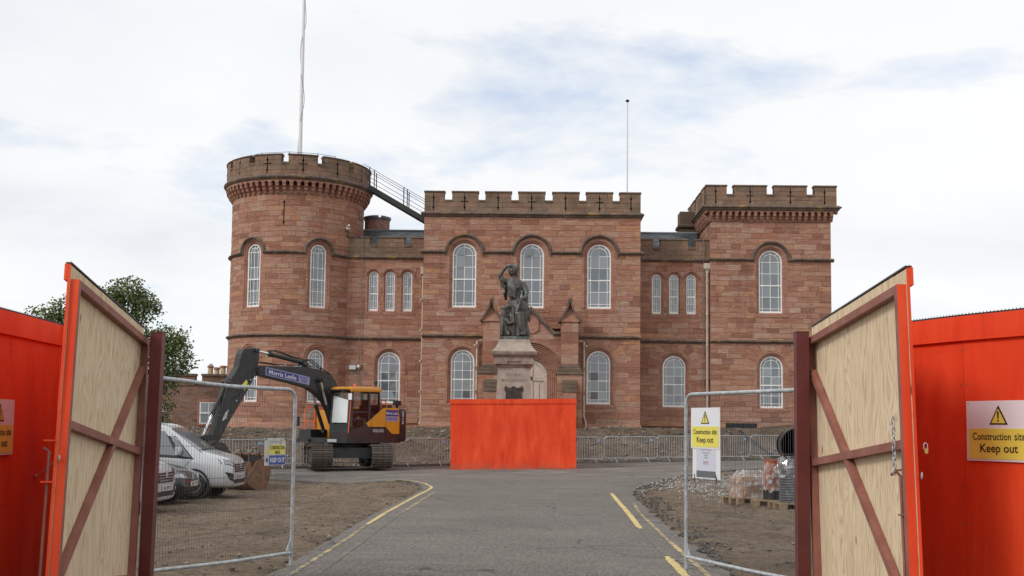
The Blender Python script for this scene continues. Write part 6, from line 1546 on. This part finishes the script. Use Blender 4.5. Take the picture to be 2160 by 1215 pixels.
# house
b = MB(); b.prism([(1.22, -1.2), (1.22, 1.18), (-1.5, 1.18), (-1.5, -1.2)], lambda a, c, d: (a, c, d), .93 + ZD, 1.10 + ZD); part(b, 'turntable_deck', CHAR)
b = MB(); b.prism(P((1.15, 1.10), (1.15, 1.30), (.30, 1.58), (-.55, 2.12), (-1.42, 2.12), (-1.42, 1.10)), XZ, .40, 1.19); part(b, 'left_side_panel', MAROON)
b = MB(); b.prism(P((.277, 1.61), (.165, 1.50), (-.71, 1.50), (-1.04, 1.255), (-1.68, 1.255), (-1.70, 1.43), (-1.44, 1.66), (-1.37, 2.15), (-.56, 2.15)), XZ, 1.192, 1.206); yp = part(b, 'yellow_cowl', YEL)
b = MB(); b.prism(P((-.60, 2.13), (-1.38, 2.13), (-1.38, 2.17), (-.58, 2.17)), XZ, -1.18, 1.20); part(b, 'engine_hood', YEL)
for xx in (.0, -.71): b = MB(); b.box(xx - .006, xx + .006, 1.2065, 1.209, 1.12 + ZD, 2.1 + ZD if xx < -.5 else 1.80 + ZD); part(b, 'panel_seam', BLK_SIGN)
b = MB(); arc = [(-1.42, 1.21), (-1.76, 1.21)] + [(-1.86 - .34 * sin(pi * k / 8), 1.12 - 2.24 * k / 8) for k in range(9)] + [(-1.76, -1.21), (-1.42, -1.21)]
b.loops([[(a * s_, c * s_, z + ZD) for a, c in arc] for z, s_ in ((.98, .97), (1.04, 1.0), (2.06, 1.0), (2.15, .965))]); part(b, 'counterweight', CHAR, smooth=35)
b = MB(); b.prism(P((-.4, 1.10), (-.4, 2.06), (-1.42, 2.06), (-1.42, 1.10)), XZ, -1.19, .40); part(b, 'engine_bay', MAROON)
b = MB(); b.box(-.40, .42, -1.19, -.45, 1.10 + ZD, 2.10 + ZD); part(b, 'fuel_tank', YEL)
b = MB(); b.box(.42, 1.18, -1.19, -.60, 1.10 + ZD, 1.38 + ZD); part(b, 'tool_box', CHAR)
b = MB(); b.box(.95, 1.30, -1.20, -.58, .93 + ZD, 1.06 + ZD); part(b, 'front_step', CHAR)
b = MB(); b.lathe([(.09, 0), (.09, .18)], (-1.2, -.35, 2.13 + ZD), 12); b.cbox((-1.55, .95, 2.36 + ZD), (.30, .14, .18)); b.tube([(-1.55, .95, 2.1 + ZD), (-1.55, .95, 2.3 + ZD)], .05, 8); part(b, 'air_intake', BLACK)
b = MB(); b.box(-1.28, -.72, .30, .95, 2.15 + ZD, 2.28 + ZD); part(b, 'hood_vent', BLACK)
def rail(pts, r=.020): b = MB(); b.tube([(a, c, z + ZD) for a, c, z in pts], r, 7); return part(b, 'handrail', ORAIL, smooth=50)
rail([(-.62, 1.05, 2.14), (-.64, 1.05, 2.42), (-.70, 1.05, 2.47), (-.82, 1.05, 2.46), (-.92, 1.05, 2.14)])
rail([(.95, -1.15, .95), (.95, -1.15, 2.10), (.88, -1.15, 2.16), (.40, -1.15, 2.16), (-.3, -1.15, 2.14)]); rail([(.95, -1.15, 1.66), (.42, -1.15, 1.66)]); rail([(.95, -.66, 1.2), (.95, -.66, 2.04), (.86, -.66, 2.10), (.42, -.66, 2.10)]); rail([(.95, -1.15, 1.66), (.95, -.66, 1.66)]); rail([(.44, -1.15, 1.38), (.44, -1.15, 2.16)])
b = MB(); b.tube([(.9, -1.2, 1.62 + ZD), (1.0, -1.45, 1.62 + ZD)], .015, 6); b.cbox((1.0, -1.48, 1.66 + ZD), (.05, .16, .34)); part(b, 'right_mirror', BLACK)
# cab
cx0, cx1, cy0, cy1 = -.42, 1.15, .28, 1.19
def pillar(p, q, w=.075): b = MB(); b.beam((p[0], p[1], p[2] + ZD), (q[0], q[1], q[2] + ZD), w, w, (1, 0, 0)); return part(b, 'cab_pillar', MAROON)
for y in (cy0 + .04, cy1 - .04):
    pillar((1.11, y, 1.20), (1.02, y, 2.72)); pillar((.12, y, 1.15), (.12, y, 2.72), .09); pillar((-.46, y, 1.5), (-.38, y, 2.72), .08); pillar((-.42, y, 2.70), (1.03, y, 2.70)); pillar((-.42, y, 1.22), (1.12, y, 1.22))
for x, z in ((1.02, 2.70), (1.12, 1.22), (-.40, 2.70)): pillar((x, cy0 + .04, z), (x, cy1 - .04, z))
b = MB(); b.loops([[(cx0 + .06 - e, cy0 - e + .03, z + ZD), (cx1 - .14 + e * .6, cy0 - e + .03, z - .06 + ZD + .03), (cx1 - .14 + e * .6, cy1 + e - .03, z - .06 + ZD + .03), (cx0 + .06 - e, cy1 + e - .03, z + ZD)] for z, e in ((2.72, .06), (2.78, .085), (2.86, .06), (2.90, -.06))]); part(b, 'cab_roof', YEL, smooth=50)
b = MB(); b.box(1.0, 1.28, cy0 + .02, cy1 - .02, 2.73 + ZD, 2.77 + ZD); b.cbox((1.22, .40, 2.70 + ZD), (.14, .10, .10)); b.cbox((1.22, 1.05, 2.70 + ZD), (.14, .10, .10)); part(b, 'sun_visor', BLACK)
b = MB(); b.add([(1.125, cy0 + .09, 1.62 + ZD), (1.125, cy1 - .09, 1.62 + ZD), (1.045, cy1 - .09, 2.66 + ZD), (1.045, cy0 + .09, 2.66 + ZD)], [(0, 1, 2, 3)]); part(b, 'windscreen', SCREEN_GLASS, recalc=False)
b = MB(); b.add([(1.14, cy0 + .09, 1.27 + ZD), (1.14, cy1 - .09, 1.27 + ZD), (1.125, cy1 - .09, 1.60 + ZD), (1.125, cy0 + .09, 1.60 + ZD)], [(0, 1, 2, 3)]); part(b, 'lower_windscreen', CAB_GLASS, recalc=False)
b = MB(); b.add([(1.105, cy0 + .08, 1.63 + ZD), (1.105, cy1 - .09, 1.63 + ZD), (1.045, cy1 - .09, 2.40 + ZD), (1.035, cy0 + .08, 2.56 + ZD)], [(0, 1, 2, 3)]); part(b, 'white_screen_blind', mat('white_sky_reflection', (.88, .89, .89), .6), recalc=False)  # added white sheet inside the screen, painting in the bright sky reflection
b = MB(); b.add([(.16, cy1 - .02, 1.34 + ZD), (1.08, cy1 - .02, 1.34 + ZD), (1.00, cy1 - .02, 2.66 + ZD), (.16, cy1 - .02, 2.66 + ZD)], [(0, 1, 2, 3)]); part(b, 'door_window', CAB_GLASS, recalc=False)
b = MB(); b.add([(-.40, cy1 - .02, 1.62 + ZD), (.08, cy1 - .02, 1.62 + ZD), (.08, cy1 - .02, 2.66 + ZD), (-.35, cy1 - .02, 2.66 + ZD)], [(0, 1, 2, 3)]); part(b, 'quarter_window', CAB_GLASS, recalc=False)
b = MB(); b.add([(.16, cy0 + .02, 1.34 + ZD), (1.08, cy0 + .02, 1.34 + ZD), (1.00, cy0 + .02, 2.66 + ZD), (.16, cy0 + .02, 2.66 + ZD)], [(0, 1, 2, 3)]); part(b, 'right_window', CAB_GLASS, recalc=False)
b = MB(); b.box(.13, 1.08, cy1 - .05, cy1 - .012, 1.98 + ZD, 2.03 + ZD); b.box(.13, 1.08, cy1 - .06, cy1 - .03, 1.2 + ZD, 1.36 + ZD); b.box(-.40, -.36, cy0 + .05, cy1 - .05, 1.3 + ZD, 2.2 + ZD); part(b, 'door_frame', MAROON)
b = MB(); b.tube([(1.13, cy1 + .01, 1.28 + ZD), (1.06, cy1 + .015, 2.35 + ZD), (1.03, cy1 + .01, 2.66 + ZD)], .017, 7); part(b, 'cab_handrail', ORAIL, smooth=50)
b = MB(); b.box(-.15, .35, .50, .98, 1.45 + ZD, 1.60 + ZD); b.box(-.22, -.08, .50, .98, 1.5 + ZD, 2.25 + ZD); b.box(-.20, -.10, .62, .86, 2.25 + ZD, 2.45 + ZD); part(b, 'operator_seat', SEAT, smooth=30)
b = MB(); b.box(.2, .75, .34, .50, 1.3 + ZD, 1.85 + ZD); b.box(.3, .6, .98, 1.08, 1.3 + ZD, 1.75 + ZD); b.tube([(.85, .7, 1.3 + ZD), (.8, .7, 1.9 + ZD)], .02, 6); part(b, 'cab_console', BLACK)
b = MB(); b.cbox((.42, 1.06, 1.62 + ZD), (.10, .02, .14)); part(b, 'yellow_document', YEL_SIGN)
b = MB(); b.lathe([(.05, 0), (.05, .05), (.07, .06), (.06, .12), (.02, .13)], (-.38, 1.0, 2.98 + ZD), 12); b.tube([(-.42, 1.02, 2.7 + ZD), (-.38, 1.0, 2.98 + ZD)], .015, 6); part(b, 'antenna', BLACK)
b = MB(); b.lathe([(.07, 0), (.07, .04), (.05, .09), (.01, .1)], (.25, .6, 2.89 + ZD), 12); part(b, 'beacon', mat('orange_beacon', (.65, .08, .02), .3), smooth=40)
b = MB(); b.cbox((1.12, 1.24, 2.52 + ZD), (.05, .12, .22)); part(b, 'left_mirror', CHROME); b = MB(); b.tube([(1.05, 1.15, 2.66 + ZD), (1.14, 1.24, 2.62 + ZD)], .012, 6); part(b, 'mirror_arm', BLACK)
# boom, arm, cylinders
def pl(name, outl, y0, y1, m_, parent=None, bev=.012):
    b = MB(); b.prism([(a, c + ZD) for a, c in outl], XZ, y0, y1); o = part(b, name, m_, parent); 
    if bev: md = o.modifiers.new('bev', 'BEVEL'); md.width = bev; md.segments = 2; md.limit_method = 'ANGLE'
    return o
by = -.12
boom = pl('boom', [(.35, 1.45), (.20, 1.75), (.38, 2.55), (.62, 3.05), (.80, 3.20), (1.28, 3.44), (2.06, 3.52), (2.56, 3.50), (3.58, 3.47), (4.10, 3.47), (4.22, 3.40), (4.24, 3.28), (4.12, 3.15), (2.54, 2.92), (1.88, 2.80), (1.48, 2.62), (1.07, 2.34), (.84, 2.02), (.62, 1.55)], by - .17, by + .17, CHAR)
arm = pl('dipper_arm', [(4.76, 3.97), (4.86, 3.80), (4.96, 3.37), (5.36, 2.80), (5.92, 1.02), (5.90, .90), (5.72, .88), (5.62, 1.0), (5.26, 1.61), (4.52, 2.66), (4.22, 3.19), (4.10, 3.68), (4.12, 3.98), (4.30, 4.02)], by - .135, by + .135, CHAR)
def cyl_(p0, p1, p2, y, r=.065, rr=.04, nm='hydraulic_cylinder'):
    b = MB(); b.tube([(p0[0], y, p0[1] + ZD), (p1[0], y, p1[1] + ZD)], r, 12); v = Vector((p0[0] - p1[0], 0, p0[1] - p1[1])).normalized()
    b.tube([(p1[0], y, p1[1] + ZD), (p1[0] + v.x * .10, y, p1[1] + v.z * .10 + ZD)], r * 1.25, 12); b.lathe([(r * 1.3, -.08), (r * 1.3, .08)], (p0[0], y, p0[1] + ZD), 12, 'y'); o = part(b, nm, CHAR, smooth=40)
    b = MB(); b.tube([(p1[0], y, p1[1] + ZD), (p2[0], y, p2[1] + ZD)], rr, 10); part(b, 'piston_rod', CHROME, o, smooth=40)
    b = MB(); b.lathe([(r * 1.2, -.07), (r * 1.2, .07)], (p2[0], y, p2[1] + ZD), 12, 'y'); part(b, 'rod_eye', CHAR, o, smooth=40)
cyl_((2.05, 3.66), (3.60, 3.88), (4.22, 3.95), by, .075, .045); cyl_((5.28, 2.92), (5.84, 1.82), (6.20, 1.10), by, .06, .038)
for y in (by - .27, by + .27): cyl_((.74, 1.30), (1.18, 2.25), (1.50, 3.08), y, .065, .042)
for a, c in ((2.05, 3.60), (1.50, 3.08), (4.08, 3.33), (4.22, 3.95), (5.30, 2.88), (.42, 1.62)):
    b = MB(); b.lathe([(.075, -.34 if c == 3.08 else -.2), (.075, .34 if c == 3.08 else .2)], (a, by, c + ZD), 12, 'y'); part(b, 'pivot_pin', BDK, smooth=40)
b = MB(); b.prism(P((1.9, 3.45), (2.2, 3.45), (2.14, 3.72), (1.98, 3.72)), XZ, by - .10, by - .06); b.prism(P((1.9, 3.45), (2.2, 3.45), (2.14, 3.72), (1.98, 3.72)), XZ, by + .06, by + .10); part(b, 'cylinder_bracket', CHAR)
for k, y in enumerate((by - .13, by - .05, by + .05, by + .13)):
    b = MB(); b.tube([(.55, y, 2.9 + ZD), (.9, y, 3.33 + ZD), (1.3, y, 3.52 + ZD + .02 * k), (1.75, y, 3.72 + .03 * k + ZD), (2.1, y, 3.80 + ZD - .02 * k), (2.6, y, 3.84 + ZD), (3.3, y, 3.97 + ZD + .02 * k), (3.62, y, 3.98 + ZD)] if k in (1, 2) else [(.5, y, 2.85 + ZD), (.86, y, 3.30 + ZD), (1.3, y, 3.50 + ZD), (2.1, y, 3.57 + ZD), (3.3, y, 3.53 + ZD), (4.0, y, 3.58 + ZD), (4.3, y, 3.50 + ZD), (4.4, y, 3.05 + ZD), (4.75, y, 2.62 + ZD), (5.2, y, 2.3 + ZD)], .017, 6); part(b, 'hydraulic_hose', RUBBER, smooth=60)
for a, c in ((3.0, 3.50), (2.3, 3.50), (1.6, 3.47), (4.45, 2.95), (5.0, 2.25), (5.4, 1.7)):
    b = MB(); b.cbox((a, by, c + .03 + ZD), (.05, .30, .05)); part(b, 'hose_clamp', GALV)
lk = [(5.78, .98), (6.22, 1.12), (6.02, .75)]
for y in (by - .16, by + .12): b = MB(); b.prism(P((5.60, 1.22), (6.16, 1.18), (6.26, 1.08), (6.14, 1.0), (5.62, 1.10)), XZ, y, y + .04); part(b, 'bucket_link', CHAR)
pt = MB()
wb = bpy.data.objects.new('digging_bucket', None)
b = MB(); pr = [(5.72, .92), (6.10, 1.02), (6.34, .88), (6.42, .55), (6.25, .22), (5.90, .10), (5.55, .22), (5.38, .50), (5.60, .75)]
b.prism(P(*pr), XZ, by - .55, by + .55); part(b, 'digging_bucket', BDK)
# stickers and lettering on boom and cowl
yl = by + .172
def plate_on(name, a0, c0, a1, c1, hgt, y, m_, par=ex):
    b = MB(); b.add([(a0, y, c0 + ZD), (a1, y, c1 + ZD), (a1, y, c1 + hgt + ZD), (a0, y, c0 + hgt + ZD)], [(0, 1, 2, 3)]); return part(b, name, m_, par, recalc=False)
sl_ = atan2(2.985 - 3.155, 2.38 - 3.86)
plate_on('sticker', 3.86, 3.155, 1.90, 2.90, .275, yl + .001, STICK_L); plate_on('sticker', 3.82, 3.178, 2.40, 2.995, .215, yl + .003, STICK_B)
slope = atan2(3.178 - 2.995, 3.82 - 2.40)
put_text('lettering', 'Morris Leslie', STICK_W, ex, (3.11, yl + .006, 3.193 + ZD), (0, slope, pi), width=1.22, height=.15, bold=.02)
put_text('lettering', 'PLANT', STICK_B, ex, (2.15, yl + .004, 3.135 + ZD), (0, slope, pi), width=.36, height=.085, bold=.015); put_text('lettering', 'HIRE', STICK_B, ex, (2.15, yl + .004, 3.02 + ZD), (0, slope, pi), width=.26, height=.085, bold=.015)
plate_on('sticker', -.70, 1.88, -1.36, 1.88, .22, 1.2075, STICK_B); plate_on('sticker', -.70, 1.70, -1.36, 1.70, .175, 1.2075, STICK_L)
put_text('lettering', 'Morris Leslie', STICK_W, ex, (-1.03, 1.210, 1.985 + ZD), (0, 0, pi), width=.60, height=.10, bold=.02); put_text('lettering', 'PLANT HIRE', STICK_B, ex, (-1.03, 1.210, 1.785 + ZD), (0, 0, pi), width=.48, height=.065, bold=.015)
put_text('lettering', 'VOLVO', STICK_W, ex, (-.34, 1.196, 1.36 + ZD), (0, 0, pi), width=.56, height=.11, bold=.02)
put_text('lettering', 'EC140E', STICK_W, ex, (-1.60, 1.2125, 1.84 + ZD), (0, -pi / 2, pi), width=.46, height=.10, bold=.02)
put_text('lettering', 'L', STICK_W, ex, (-1.575, 1.2125, 2.09 + ZD), (0, -pi / 2, pi), width=.03, height=.05, bold=.02)
b = MB(); b.prism(P((4.62, 2.98), (4.82, 2.78), (4.70, 2.62), (4.52, 2.80)), XZ, by + .137, by + .139); part(b, 'warning_sticker', YEL_SIGN)
b = MB(); b.prism(P((5.30, 2.0), (5.44, 1.88), (5.56, 1.62), (5.40, 1.70)), XZ, by + .137, by + .139); part(b, 'white_sticker', STICK_W)
b = MB(); b.add([(1.235, .30, .96 + ZD), (1.235, .75, .96 + ZD), (1.235, .75, 1.06 + ZD), (1.235, .30, 1.06 + ZD)], [(0, 1, 2, 3)]); part(b, 'white_sticker', STICK_W, recalc=False)
